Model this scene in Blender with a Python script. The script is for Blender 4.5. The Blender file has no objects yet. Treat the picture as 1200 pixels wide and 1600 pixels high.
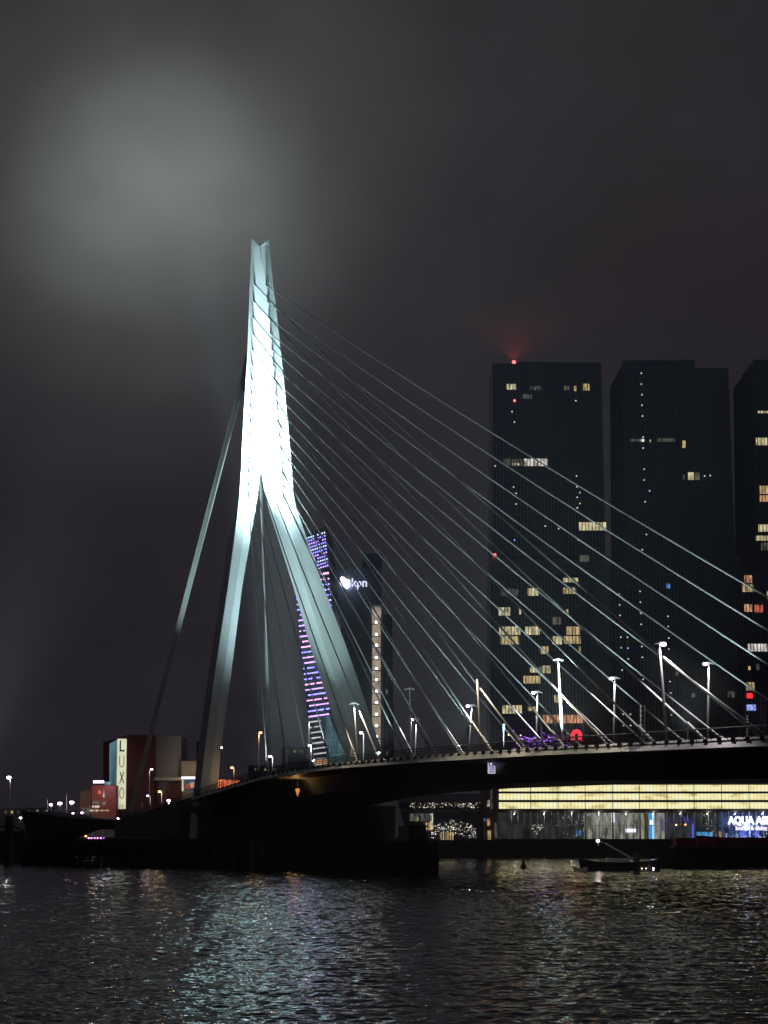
import bpy, math, random
import numpy as np
from mathutils import Vector

random.seed(7)
rng = np.random.default_rng(7)
S = bpy.context.scene
COL = S.collection

# ------------------------------------------------------------------ camera
F_PX, CX, CY, EYE = 3600.0, 600.0, 800.0, 6.5
TH = math.atan(502.0 / F_PX)
cam_d = bpy.data.cameras.new('camera')
cam_d.sensor_fit = 'VERTICAL'
cam_d.sensor_height = 36.0
cam_d.lens = 36.0 * F_PX / 1600.0
cam_d.clip_start = 0.5
cam_d.clip_end = 20000
cam = bpy.data.objects.new('camera', cam_d)
cam.location = (0, 0, EYE)
cam.rotation_euler = (math.pi / 2 + TH, 0, 0)
COL.objects.link(cam)
S.camera = cam

# ------------------------------------------------------------------ world, exposure
S.view_settings.view_transform = 'Standard'
S.view_settings.look = 'None'
S.view_settings.exposure = 0.0
S.view_settings.gamma = 1.0
S.view_settings.use_curve_mapping = False
W = bpy.data.worlds.new('World')
S.world = W
W.use_nodes = True
bg = W.node_tree.nodes['Background']
bg.inputs['Color'].default_value = (0.020, 0.019, 0.024, 1)
bg.inputs['Strength'].default_value = 1.0
S.cycles.use_denoising = True
S.cycles.max_bounces = 6
S.cycles.diffuse_bounces = 2
S.cycles.glossy_bounces = 4
S.cycles.transparent_max_bounces = 12
S.cycles.volume_bounces = 0
S.cycles.sample_clamp_indirect = 4.0
S.cycles.caustics_reflective = False
S.cycles.caustics_refractive = False


def P(px, py, Y):
    """the point at distance Y in front of the quay wall that lies on a sight line"""
    ex, ey = (px - CX) / F_PX, (CY - py) / F_PX
    d = (ex, math.cos(TH) - ey * math.sin(TH), math.sin(TH) + ey * math.cos(TH))
    t = Y / d[1]
    return Vector((d[0] * t, Y, EYE + d[2] * t))


# profile of the low cloud ceiling: distance from its middle, height
CEILING = [(1, 620), (150, 600), (300, 540), (420, 460), (520, 385), (620, 300), (720, 222), (800, 160), (880, 110), (980, 60), (1060, 20), (1080, -60)]

# bridge frame: s along the deck (towards the near bank), v across it, from the first near stay
Q0 = Vector((-19.945, 448.705))
A2 = Vector((0.29531, -0.95540))
P2 = Vector((0.95540, 0.29531))


def deck_z(s):
    xs = [-170, -110, -64, -30, 0, 28, 56, 100, 150, 210, 330, 520]
    zs = [9.0, 12.2, 14.5, 16.3, 17.7, 18.25, 18.4, 18.15, 17.6, 16.6, 13.6, 8.0]
    return float(np.interp(s, xs, zs))


def B(s, v, z):
    q = Q0 + A2 * s + P2 * v
    return Vector((q.x, q.y, z))


def s_of_px(px, v=0.0):
    t = (px - CX) / F_PX * 1.0 / (math.cos(TH) + 0.0)
    ey = (CY - 1180) / F_PX
    t = ((px - CX) / F_PX) / (math.cos(TH) - ey * math.sin(TH))
    x0, y0 = Q0.x + P2.x * v, Q0.y + P2.y * v
    return (t * y0 - x0) / (A2.x - t * A2.y)


# ------------------------------------------------------------------ floodlights of the bridge, and lamps added beside them
def spot(name, loc, target, power, angle, blend, color, size=0.6):
    d = bpy.data.lights.new(name, 'SPOT')
    d.energy, d.spot_size, d.spot_blend, d.color, d.shadow_soft_size = power, math.radians(angle), blend, color, size
    o = bpy.data.objects.new(name, d)
    COL.objects.link(o)
    o.location = loc
    o.rotation_euler = (Vector(target) - Vector(loc)).to_track_quat('-Z', 'Y').to_euler()
    return o


def point(name, loc, power, color, size=0.3):
    d = bpy.data.lights.new(name, 'POINT')
    d.energy, d.color, d.shadow_soft_size = power, color, size
    o = bpy.data.objects.new(name, d)
    COL.objects.link(o)
    o.location = loc
    return o


FLOOD = (0.70, 0.97, 1.0)
FLOOD_G = (0.68, 1.0, 0.90)
shaft_aim = P(412, 690, 520)
for s_, v_, aim, pw_, an_ in ((-30, 9, P(397, 716, 520), 1.05e7, 11), (-30, 23, P(428, 716, 520), 9.8e6, 11), (-30, 16, P(411, 650, 520), 5.2e6, 12), (0, 14, P(409, 570, 521), 0.55e6, 13), (2, 20, P(410, 490, 521), 0.36e6, 13), (4, 16, P(406, 412, 522), 0.40e6, 13), (-44, 16, P(410, 880, 517), 2.2e5, 44)):
    spot('floodlight_shaft', B(s_, v_, 19.0), aim, pw_, an_, 1.0, FLOOD, 4.5)
spot('added_backstay_lamp', B(-96, -3.4, 14.0), P(318, 830, 555), 9.0e4, 44, 1.0, FLOOD, 0.8)  # this lamp and the next are added to brighten the backstays
spot('added_backstay_lamp', B(-96, 33.0, 14.0), P(416, 900, 580), 4.5e4, 44, 1.0, FLOOD, 0.8)
for s_, e_ in ((-5, 0.4), (35, 0.8), (75, 1), (115, 1), (155, 1)):  # lamps added along the deck to brighten the stays
    spot('added_stay_lamp', B(s_, -3.7, 19.2), B(s_ - 22, 6, 48), 5.5e4 * e_, 80, 1.0, FLOOD, 0.6)
    spot('added_stay_lamp', B(s_, 15, 19.2), B(s_ - 22, 24, 44), 5.5e4 * e_, 80, 1.0, FLOOD, 0.6)


def ceiling_point(px, py):
    for k in range(400, 1300, 4):
        q = P(px, py, k)
        r = math.hypot(q.x, q.y - 330)
        if q.z > float(np.interp(r, [p[0] for p in CEILING], [p[1] for p in CEILING])):
            return q
    return P(px, py, 1000)


CL = Vector((-152, 800, 8))  # lamps added out of view to make the glow on the cloud
for px_, py_, I_, an_ in ((256, 200, 0.42, 15), (250, 235, 0.52, 24), (235, 330, 0.34, 26), (225, 420, 0.20, 32), (215, 520, 0.10, 38), (262, 225, 0.34, 42), (250, 300, 0.12, 74), (305, 330, 0.16, 28), (335, 430, 0.10, 30)):
    q = ceiling_point(px_, py_)
    d2 = (q - CL).length_squared
    spot('added_cloud_lamp', CL, q, I_ * 9.0 * d2, an_, 1.0, (0.90, 1.0, 0.97), 1.5)
spot('floodlight_leg', B(-45, 19, 17.0), P(506, 985, 514), 6.0e4, 36, 1.0, FLOOD_G, 0.8)


# ------------------------------------------------------------------ materials
def mat(name, base=(0.1, 0.1, 0.1), rough=0.6, metal=0.0, emit=None, strength=1.0, noise=0.0, scale=1.0, spec=0.5, sample=False, bump=0.0):
    m = bpy.data.materials.new(name)
    m.use_nodes = True
    nt = m.node_tree
    b = nt.nodes['Principled BSDF']
    b.inputs['Base Color'].default_value = (*base, 1)
    b.inputs['Roughness'].default_value = rough
    b.inputs['Metallic'].default_value = metal
    b.inputs['Specular IOR Level'].default_value = spec
    if noise > 0 or bump > 0:
        tc = nt.nodes.new('ShaderNodeTexCoord')
        nz = nt.nodes.new('ShaderNodeTexNoise')
        nz.inputs['Scale'].default_value = scale
        nz.inputs['Detail'].default_value = 5
        nt.links.new(tc.outputs['Object'], nz.inputs['Vector'])
        if noise > 0:
            rp = nt.nodes.new('ShaderNodeMapRange')
            rp.inputs[3].default_value = 1 - noise
            rp.inputs[4].default_value = 1 + noise
            nt.links.new(nz.outputs['Fac'], rp.inputs[0])
            mx = nt.nodes.new('ShaderNodeVectorMath')
            mx.operation = 'SCALE'
            mx.inputs[0].default_value = base
            nt.links.new(rp.outputs[0], mx.inputs['Scale'])
            nt.links.new(mx.outputs[0], b.inputs['Base Color'])
        if bump > 0:
            bp = nt.nodes.new('ShaderNodeBump')
            bp.inputs['Strength'].default_value = bump
            nt.links.new(nz.outputs['Fac'], bp.inputs['Height'])
            nt.links.new(bp.outputs[0], b.inputs['Normal'])
    if emit:
        b.inputs['Emission Color'].default_value = (*emit, 1)
        b.inputs['Emission Strength'].default_value = strength
    m.cycles.emission_sampling = 'AUTO' if sample else 'NONE'
    return m


def lit_mat(name, c1, c2, strength, sx=2.0, sz=0.6, lo=0.25, hi=1.0, sample=False):
    """a lit room seen through its window: uneven light, curtains, things standing in it"""
    m = bpy.data.materials.new(name)
    m.use_nodes = True
    nt = m.node_tree
    b = nt.nodes['Principled BSDF']
    b.inputs['Base Color'].default_value = (0.03, 0.03, 0.03, 1)
    b.inputs['Roughness'].default_value = 0.3
    tc = nt.nodes.new('ShaderNodeTexCoord')
    mp = nt.nodes.new('ShaderNodeMapping')
    mp.inputs['Scale'].default_value = (sx, sx, sz)
    nt.links.new(tc.outputs['Object'], mp.inputs['Vector'])
    nz = nt.nodes.new('ShaderNodeTexNoise')
    nz.inputs['Scale'].default_value = 1.0
    nz.inputs['Detail'].default_value = 3
    nt.links.new(mp.outputs[0], nz.inputs['Vector'])
    rp = nt.nodes.new('ShaderNodeMapRange')
    rp.inputs[1].default_value, rp.inputs[2].default_value = 0.34, 0.66
    rp.inputs[3].default_value, rp.inputs[4].default_value = lo, hi
    nt.links.new(nz.outputs['Fac'], rp.inputs[0])
    mx = nt.nodes.new('ShaderNodeMix')
    mx.data_type = 'RGBA'
    mx.inputs[6].default_value = (*c1, 1)
    mx.inputs[7].default_value = (*c2, 1)
    nt.links.new(nz.outputs['Color'], mx.inputs[0])
    nz2 = nt.nodes.new('ShaderNodeTexNoise')
    nz2.inputs['Scale'].default_value = 0.25
    nt.links.new(tc.outputs['Object'], nz2.inputs['Vector'])
    nt.links.new(nz2.outputs['Fac'], mx.inputs[0])
    nt.links.new(mx.outputs[2], b.inputs['Emission Color'])
    ml = nt.nodes.new('ShaderNodeMath')
    ml.operation = 'MULTIPLY'
    ml.inputs[1].default_value = strength
    nt.links.new(rp.outputs[0], ml.inputs[0])
    nt.links.new(ml.outputs[0], b.inputs['Emission Strength'])
    m.cycles.emission_sampling = 'AUTO' if sample else 'NONE'
    return m


def glow(name, c, k, sample=False):
    return mat(name, (0.02, 0.02, 0.02), 0.5, emit=c, strength=k, sample=sample)


M = {
    'pylon': mat('pylon_paint', (0.62, 0.68, 0.70), 0.45, noise=0.05, scale=0.12),
    'steel_dark': mat('dark_painted_steel', (0.10, 0.11, 0.12), 0.45, metal=0.2, noise=0.15, scale=0.6),
    'cable': mat('stay_sheath', (0.75, 0.78, 0.78), 0.35),
    'cable_dark': mat('stay_sheath_dark', (0.16, 0.18, 0.19), 0.45),
    'socket': mat('stay_socket', (0.16, 0.19, 0.21), 0.5),
    'fascia': mat('deck_edge_paint', (0.40, 0.41, 0.40), 0.5, noise=0.2, scale=0.5),
    'girder': mat('deck_girder_paint', (0.13, 0.14, 0.16), 0.5, noise=0.15, scale=0.3),
    'asphalt': mat('asphalt', (0.05, 0.05, 0.05), 0.8, noise=0.2, scale=2),
    'marking': mat('road_paint', (0.75, 0.75, 0.72), 0.6),
    'rail': mat('railing_steel', (0.12, 0.12, 0.13), 0.5, metal=0.3),
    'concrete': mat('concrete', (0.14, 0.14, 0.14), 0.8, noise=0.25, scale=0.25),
    'concrete_dk': mat('unlit_dark_concrete', (0.04, 0.04, 0.04), 0.7, noise=0.3, scale=0.3),  # shade put into the colour: darkened for the unlit pier and approach
    'timber': mat('wet_fender_timber', (0.035, 0.030, 0.026), 0.7, noise=0.35, scale=1.2),
    'quay': mat('quay_wall', (0.09, 0.09, 0.09), 0.8, noise=0.3, scale=0.4),
    'ground': mat('paved_bank', (0.10, 0.10, 0.10), 0.8, noise=0.2, scale=0.3),
    'glass_dk': mat('dark_curtain_wall', (0.055, 0.085, 0.17), 0.18, metal=0.55, noise=0.12, scale=0.05),
    'glass_dk2': mat('dark_side_wall', (0.08, 0.10, 0.16), 0.3, metal=0.45, noise=0.12, scale=0.05),
    'fin': mat('aluminium_fin', (0.13, 0.17, 0.27), 0.3, metal=0.8),
    'core': mat('grey_core_cladding', (0.34, 0.33, 0.36), 0.45, metal=0.4, noise=0.1, scale=0.2),
    'spandrel': mat('spandrel_steel', (0.06, 0.06, 0.06), 0.5),
    'pole': mat('galvanised_pole', (0.55, 0.55, 0.55), 0.4, metal=0.3),
    'lens_white': glow('lamp_white', (1.0, 0.93, 0.97), 14),
    'lens_off': mat('lamp_wing', (0.62, 0.62, 0.60), 0.35),
    'lens_orange': glow('lamp_orange', (1.0, 0.50, 0.16), 7),
    'lens_pink': glow('lamp_pinkish', (1.0, 0.80, 0.92), 9),
    'warm': lit_mat('lit_room_warm', (1.0, 0.80, 0.42), (1.0, 0.70, 0.30), 0.75, 1.5, 0.4),
    'yellow': lit_mat('lit_room_yellow', (1.0, 0.82, 0.40), (0.95, 0.88, 0.58), 0.95, 1.1, 0.4),
    'dim': lit_mat('lit_room_dim', (0.9, 0.80, 0.60), (0.7, 0.72, 0.70), 0.17, 1.6, 0.4, lo=0.02),
    'white': lit_mat('lit_room_white', (1.0, 0.95, 0.90), (0.95, 0.85, 0.75), 1.1, 1.1, 0.4, lo=0.12),
    'orange': lit_mat('lit_room_orange', (1.0, 0.62, 0.30), (1.0, 0.40, 0.22), 0.9, 1.2, 0.4, lo=0.15),
    'redroom': lit_mat('lit_room_red', (1.0, 0.25, 0.13), (1.0, 0.12, 0.08), 0.9, 1.2, 0.4),
    'red_panel': lit_mat('lit_red_panel', (1.0, 0.16, 0.07), (1.0, 0.30, 0.12), 2.0, 0.9, 0.5, lo=.45),
    'blue_room': lit_mat('lit_room_blue', (0.15, 0.35, 1.0), (0.2, 0.55, 1.0), 0.8, 1.5, 1.0),
    'dot_white': glow('corridor_white', (0.95, 1.0, 0.9), 1.0),
    'dot_green': glow('corridor_green', (0.75, 1.0, 0.35), 0.9),
    'dot_blue': glow('corridor_blue', (0.25, 0.45, 1.0), 2.0),
    'dot_red': glow('warning_red', (1.0, 0.08, 0.08), 6.0),
    'sign_white': glow('sign_white', (0.90, 0.88, 1.0), 2.4),
    'sign_blue': glow('sign_blue', (0.12, 0.14, 1.0), 1.3),
    'sign_cyan': glow('sign_cyan', (0.03, 0.42, 1.0), 1.3),
    'sign_red': glow('sign_red', (1.0, 0.03, 0.05), 1.3),
    'sign_purple': glow('sign_purple', (0.38, 0.10, 1.0), 1.5),
    'led_blue': glow('led_blue', (0.26, 0.22, 1.0), 4),
    'led_ice': glow('led_ice', (0.55, 0.68, 1.0), 2.8),
    'led_pink': glow('led_pink', (1.0, 0.40, 0.80), 3),
    'led_violet': glow('led_violet', (0.62, 0.34, 1.0), 3.2),
    'led_white': glow('led_white', (0.85, 0.85, 0.9), 0.9),
    'fairy_purple': glow('fairy_purple', (0.50, 0.18, 1.0), 2.0),
    'fairy_white': glow('fairy_white', (1.0, 0.92, 0.75), 1.6),
    'brick_red': mat('dark_red_cladding', (0.10, 0.014, 0.026), 0.6, noise=0.2, scale=0.4),
    'hull_black': mat('black_hull', (0.02, 0.02, 0.022), 0.5, noise=0.2, scale=0.6),
    'hull_red': mat('red_hull', (0.32, 0.02, 0.02), 0.5, noise=0.3, scale=0.4),
    'boat_white': mat('boat_white', (0.55, 0.55, 0.52), 0.5),
    'bark': mat('bark', (0.06, 0.045, 0.035), 0.9),
    'leaf': mat('leaf', (0.05, 0.06, 0.035), 0.8),
    'letter_dark': mat('letter_dark', (0.03, 0.03, 0.03), 0.5),
    'grey_panel': mat('grey_metal_panel', (0.40, 0.39, 0.42), 0.5, noise=0.08, scale=0.3),
}


# ------------------------------------------------------------------ mesh helpers
class MB:
    def __init__(self):
        self.v, self.f = [], []

    def add(self, vs, fs):
        n = len(self.v)
        self.v += [tuple(p) for p in vs]
        self.f += [tuple(i + n for i in f) for f in fs]
        return self

    def box(self, c, s, ax=None):
        """box with centre c, full sizes s, axes ax (three unit vectors)"""
        c = Vector(c)
        ex, ey, ez = ax or (Vector((1, 0, 0)), Vector((0, 1, 0)), Vector((0, 0, 1)))
        vs = []
        for k in (-.5, .5):
            for j in (-.5, .5):
                for i in (-.5, .5):
                    vs.append(c + ex * (i * s[0]) + ey * (j * s[1]) + ez * (k * s[2]))
        return self.add(vs, [(0, 2, 3, 1), (4, 5, 7, 6), (0, 1, 5, 4), (2, 6, 7, 3), (0, 4, 6, 2), (1, 3, 7, 5)])

    def bx(self, x0, x1, y0, y1, z0, z1):
        return self.box(((x0 + x1) / 2, (y0 + y1) / 2, (z0 + z1) / 2), (x1 - x0, y1 - y0, z1 - z0))

    def tube(self, pts, rad, n=8, cap=True):
        pts = [Vector(p) for p in pts]
        if not hasattr(rad, '__len__'):
            rad = [rad] * len(pts)
        rings = []
        for i, p in enumerate(pts):
            d = (pts[min(i + 1, len(pts) - 1)] - pts[max(i - 1, 0)]).normalized()
            up = Vector((0, 0, 1)) if abs(d.z) < 0.95 else Vector((0, 1, 0))
            a = d.cross(up).normalized()
            b = d.cross(a).normalized()
            rings.append([p + (a * math.cos(t) + b * math.sin(t)) * rad[i] for t in [2 * math.pi * k / n for k in range(n)]])
        vs = [p for r in rings for p in r]
        fs = []
        for i in range(len(pts) - 1):
            for k in range(n):
                fs.append((i * n + k, i * n + (k + 1) % n, (i + 1) * n + (k + 1) % n, (i + 1) * n + k))
        if cap:
            fs.append(tuple(range(n))[::-1])
            fs.append(tuple((len(pts) - 1) * n + k for k in range(n)))
        return self.add(vs, fs)

    def rings(self, rs, cap=True):
        n = len(rs[0])
        vs = [p for r in rs for p in r]
        fs = []
        for i in range(len(rs) - 1):
            for k in range(n):
                fs.append((i * n + k, i * n + (k + 1) % n, (i + 1) * n + (k + 1) % n, (i + 1) * n + k))
        if cap:
            fs.append(tuple(range(n))[::-1])
            fs.append(tuple((len(rs) - 1) * n + k for k in range(n)))
        return self.add(vs, fs)

    def prism(self, poly, d):
        """closed outline poly pushed along the vector d"""
        d = Vector(d)
        return self.rings([[Vector(p) for p in poly], [Vector(p) + d for p in poly]])

    def ball(self, c, r, n=8, m=5, sq=1.0):
        c = Vector(c)
        rs = []
        for j in range(1, m):
            t = math.pi * j / m
            rs.append([c + Vector((math.sin(t) * math.cos(2 * math.pi * k / n) * r, math.sin(t) * math.sin(2 * math.pi * k / n) * r, math.cos(t) * r * sq)) for k in range(n)])
        return self.rings(rs)

    def obj(self, name, m, parent=None, label=None, stuff=False):
        off = Vector((0, 0, 0))
        if parent is not None:
            q = parent
            while q is not None:
                off += q.location
                q = q.parent
        me = bpy.data.meshes.new(name)
        me.from_pydata([tuple(Vector(p) - off) for p in self.v], [], self.f)
        me.update()
        me.materials.append(m)
        o = bpy.data.objects.new(name, me)
        COL.objects.link(o)
        o.parent = parent
        if label:
            o['label'] = label
        if stuff:
            o['kind'] = 'stuff'
        return o


def fixn(o):
    import bmesh
    bm = bmesh.new()
    bm.from_mesh(o.data)
    bmesh.ops.recalc_face_normals(bm, faces=bm.faces)
    bm.to_mesh(o.data)
    bm.free()
    return o


def thing(name, label, cat, loc=(0, 0, 0), group=None):
    o = bpy.data.objects.new(name, None)
    COL.objects.link(o)
    o.location = loc
    o.empty_display_size = 0.5
    o['label'], o['category'] = label, cat
    if group:
        o['group'] = group
    return o


def tag(o, label=None, cat=None, group=None, kind=None):
    for k, val in (('label', label), ('category', cat), ('group', group), ('kind', kind)):
        if val:
            o[k] = val
    return o


def text_mesh(name, txt, height, centre, m, parent, width=None, depth=0.15, bold=0.0, facing=None, align='CENTER'):
    cu = bpy.data.curves.new(name, 'FONT')
    cu.body = txt
    cu.align_x, cu.align_y = align, 'CENTER'
    cu.size = height / 0.70
    cu.extrude = depth
    cu.offset = bold
    cu.resolution_u = 3
    tmp = bpy.data.objects.new('tmp_text', cu)
    me = bpy.data.meshes.new_from_object(tmp)
    bpy.data.objects.remove(tmp)
    me.materials.clear()
    me.materials.append(m)
    o = bpy.data.objects.new(name, me)
    COL.objects.link(o)
    sx = 1.0
    if width:
        xs = [p.co.x for p in me.vertices]
        sx = width / (max(xs) - min(xs))
    o.scale = (sx, 1, 1)
    o.rotation_euler = (math.pi / 2, 0, 0)
    o.parent = parent
    off = Vector((0, 0, 0))
    q = parent
    while q is not None:
        off += q.location
        q = q.parent
    o.location = Vector(centre) - off
    return o


# ================================================================== SKY, WATER, LAND
# low cloud ceiling: an overcast that the city lights from below, and on which added lamps and the bridge's floodlights fall
def build_sky():
    n = 72
    prof = CEILING
    rs = list(range(len(prof)))
    vs, fs = [], []
    for r, z in prof:
        for k in range(n):
            t = 2 * math.pi * k / n
            vs.append((r * math.cos(t), 330 + r * math.sin(t), z))
    for i in range(len(rs) - 1):
        for k in range(n):
            fs.append((i * n + k, (i + 1) * n + k, (i + 1) * n + (k + 1) % n, i * n + (k + 1) % n))
    me = bpy.data.meshes.new('sky')
    me.from_pydata(vs, [], fs)
    me.update()
    m = bpy.data.materials.new('night_overcast')
    m.use_nodes = True
    nt = m.node_tree
    b = nt.nodes['Principled BSDF']
    b.inputs['Base Color'].default_value = (0.45, 0.45, 0.45, 1)
    b.inputs['Roughness'].default_value = 1.0
    b.inputs['Specular IOR Level'].default_value = 0.0
    tc = nt.nodes.new('ShaderNodeTexCoord')
    nz = nt.nodes.new('ShaderNodeTexNoise')
    nz.inputs['Scale'].default_value = 0.0016
    nz.inputs['Detail'].default_value = 2.5
    nt.links.new(tc.outputs['Object'], nz.inputs['Vector'])
    mx = nt.nodes.new('ShaderNodeMix')
    mx.data_type = 'RGBA'
    mx.inputs[6].default_value = (0.0090, 0.0090, 0.0130, 1)
    mx.inputs[7].default_value = (0.0165, 0.0108, 0.0136, 1)
    rp = nt.nodes.new('ShaderNodeMapRange')
    rp.inputs[1].default_value, rp.inputs[2].default_value = 0.3, 0.7
    nt.links.new(nz.outputs['Fac'], rp.inputs[0])
    nt.links.new(rp.outputs[0], mx.inputs[0])
    nt.links.new(mx.outputs[2], b.inputs['Emission Color'])
    b.inputs['Emission Strength'].default_value = 0.92
    n2 = nt.nodes.new('ShaderNodeTexNoise')
    n2.inputs['Scale'].default_value = 0.011
    n2.inputs['Detail'].default_value = 4
    n2.inputs['Roughness'].default_value = 0.45
    nt.links.new(tc.outputs['Object'], n2.inputs['Vector'])
    r2 = nt.nodes.new('ShaderNodeMapRange')
    r2.inputs[1].default_value, r2.inputs[2].default_value = 0.25, 0.75
    r2.inputs[3].default_value, r2.inputs[4].default_value = 0.34, 0.56
    nt.links.new(n2.outputs['Fac'], r2.inputs[0])
    cb = nt.nodes.new('ShaderNodeCombineColor')
    for i in range(3):
        nt.links.new(r2.outputs[0], cb.inputs[i])
    nt.links.new(cb.outputs[0], b.inputs['Base Color'])
    m.cycles.emission_sampling = 'NONE'
    me.materials.append(m)
    o = bpy.data.objects.new('sky', me)
    COL.objects.link(o)
    for p in me.polygons:
        p.use_smooth = True
    tag(o, 'low night overcast above the river, brightened by added lamps', kind='structure')


build_sky()


def build_water():
    inner = np.radians(np.linspace(-12.5, 12.5, 520))
    step, side = inner[1] - inner[0], [inner[-1]]
    for k in range(62):
        side.append(side[-1] + step * 1.07 ** (k + 1))
    side = np.array(side[1:])
    ang = np.concatenate([-side[::-1], inner, side])
    dang = np.gradient(ang)
    r = [37.0]
    while r[-1] < 700:
        r.append(r[-1] + 0.08 + max(0.0, (r[-1] - 50)) * 0.0005 + (max(0.0, r[-1] - 400) * 0.01))
    r = np.array(r)
    R, T = np.meshgrid(r, ang, indexing='ij')
    X, Y = R * np.sin(T), R * np.cos(T)
    Z = np.zeros_like(X)
    CELL = np.maximum(0.08 + np.maximum(0, R - 50) * 0.0005, R * dang[None, :])
    for k in range(60):
        lam = 0.30 * (2.2 / 0.30) ** rng.random() if k < 54 else 3.0 + 5.0 * rng.random()
        th = rng.normal(0.55, 0.75)
        kx, ky = 2 * math.pi / lam * math.sin(th), -2 * math.pi / lam * math.cos(th)
        amp = 0.0036 * lam ** 0.95 if k < 54 else 0.0028 * lam
        fade = np.clip(1.6 - 5.0 * CELL / lam, 0, 1)
        ph = X * kx + Y * ky + rng.random() * 6.28
        Z += amp * fade * (np.sin(ph) + 0.25 * np.sin(2 * ph))
    nr, nc = X.shape
    vs = np.stack([X, Y, Z], -1).reshape(-1, 3)
    idx = np.arange(nr * nc).reshape(nr, nc)
    fs = np.stack([idx[:-1, :-1], idx[:-1, 1:], idx[1:, 1:], idx[1:, :-1]], -1).reshape(-1, 4)
    me = bpy.data.meshes.new('water')
    me.vertices.add(len(vs))
    me.vertices.foreach_set('co', vs.astype(np.float32).ravel())
    me.loops.add(fs.size)
    me.loops.foreach_set('vertex_index', fs.astype(np.int32).ravel()[:])
    me.polygons.add(len(fs))
    me.polygons.foreach_set('loop_start', np.arange(0, fs.size, 4, dtype=np.int32))
    me.polygons.foreach_set('loop_total', np.full(len(fs), 4, dtype=np.int32))
    me.polygons.foreach_set('use_smooth', np.ones(len(fs), dtype=bool))
    me.update(calc_edges=True)
    me.flip_normals()
    m = bpy.data.materials.new('river_water')
    m.use_nodes = True
    nt = m.node_tree
    b = nt.nodes['Principled BSDF']
    b.inputs['Base Color'].default_value = (0.006, 0.008, 0.010, 1)
    b.inputs['Roughness'].default_value = 0.05
    b.inputs['IOR'].default_value = 1.34
    geo = nt.nodes.new('ShaderNodeNewGeometry')
    acc = None
    for sc, amp, st in ((1.6, 0.10, 1.9), (3.6, 0.24, 1.7)):
        mp = nt.nodes.new('ShaderNodeMapping')
        mp.inputs['Rotation'].default_value = (0, 0, 0.5)
        mp.inputs['Scale'].default_value = (sc / st, sc, sc)
        nt.links.new(geo.outputs['Position'], mp.inputs['Vector'])
        nz = nt.nodes.new('ShaderNodeTexNoise')
        nz.inputs['Scale'].default_value = 1.0
        nz.inputs['Detail'].default_value = 2.0
        nt.links.new(mp.outputs[0], nz.inputs['Vector'])
        sb = nt.nodes.new('ShaderNodeVectorMath')
        sb.operation = 'SUBTRACT'
        sb.inputs[1].default_value = (0.5, 0.5, 0.5)
        nt.links.new(nz.outputs['Color'], sb.inputs[0])
        ml = nt.nodes.new('ShaderNodeVectorMath')
        ml.operation = 'MULTIPLY'
        ml.inputs[1].default_value = (amp * 2, amp * 2, 0)
        nt.links.new(sb.outputs[0], ml.inputs[0])
        if acc is None:
            acc = ml.outputs[0]
        else:
            ad = nt.nodes.new('ShaderNodeVectorMath')
            nt.links.new(acc, ad.inputs[0])
            nt.links.new(ml.outputs[0], ad.inputs[1])
            acc = ad.outputs[0]
    ad = nt.nodes.new('ShaderNodeVectorMath')
    nt.links.new(geo.outputs['Normal'], ad.inputs[0])
    nt.links.new(acc, ad.inputs[1])
    nn = nt.nodes.new('ShaderNodeVectorMath')
    nn.operation = 'NORMALIZE'
    nt.links.new(ad.outputs[0], nn.inputs[0])
    nt.links.new(nn.outputs[0], b.inputs['Normal'])
    me.materials.append(m)
    o = bpy.data.objects.new('water', me)
    COL.objects.link(o)
    tag(o, 'dark rippled river water with glints of the lights', kind='structure')
    # the rest of the river, flat, all around
    far = MB()
    far.add([(-290, -25, -0.16), (290, -25, -0.16), (290, 990, -0.16), (-290, 990, -0.16)], [(0, 1, 2, 3)])
    o2 = far.obj('water', m)
    tag(o2, 'open river beyond the rippled stretch', kind='structure')


build_water()

# far bank: paved top, quay wall with its fender piles
QY = 640.0
land = MB()
land.bx(8, 289, QY, 989, -3, 4.6)
tag(land.obj('bank', M['ground']), 'paved quay on the far bank', kind='structure')
land2 = MB()
land2.bx(-289, 8, 735, 989, -3, 5.0)
tag(land2.obj('bank', M['ground']), 'far bank to the left behind the bridge', kind='structure')
qw = MB()
qw.bx(9, 289, QY - 0.6, QY - 0.01, -3, 4.7)
tag(qw.obj('quay_wall', M['quay']), 'dark quay wall below the glass building', 'quay wall', kind='structure')

# ================================================================== BRIDGE
bridge = thing('bridge', 'white floodlit cable-stayed bridge with kinked pylon and curved deck over river', 'bridge', B(-58, 16, 0))

# ---- pylon -------------------------------------------------------
def lerp_tab(y, tab):
    ys = [t[0] for t in tab]
    return float(np.interp(y, ys, [t[1] for t in tab]))


def depth_near(y):
    return lerp_tab(y, [(372, 523), (778, 519.5), (1320, 503)])


def depth_far(y):
    return lerp_tab(y, [(372, 523.5), (778, 520.5), (1320, 513)])


T_L = [(372, 393), (560, 386), (680, 379), (740, 376.5), (778, 374)]
T_R = [(374, 420), (445, 427), (520, 436), (660, 450), (729, 455.5), (778, 459)]
T_a1 = [(384, 405), (444, 398.3), (545, 394.9), (636, 392.3), (678, 390.9), (771, 387.7)]
T_a2 = [(384, 407), (445, 416.5), (546, 425.3), (638, 432.8), (701, 438.5), (777, 443.4)]
pyl = thing('pylon', '', '')
del pyl['label'], pyl['category']
pyl.parent = bridge

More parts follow.
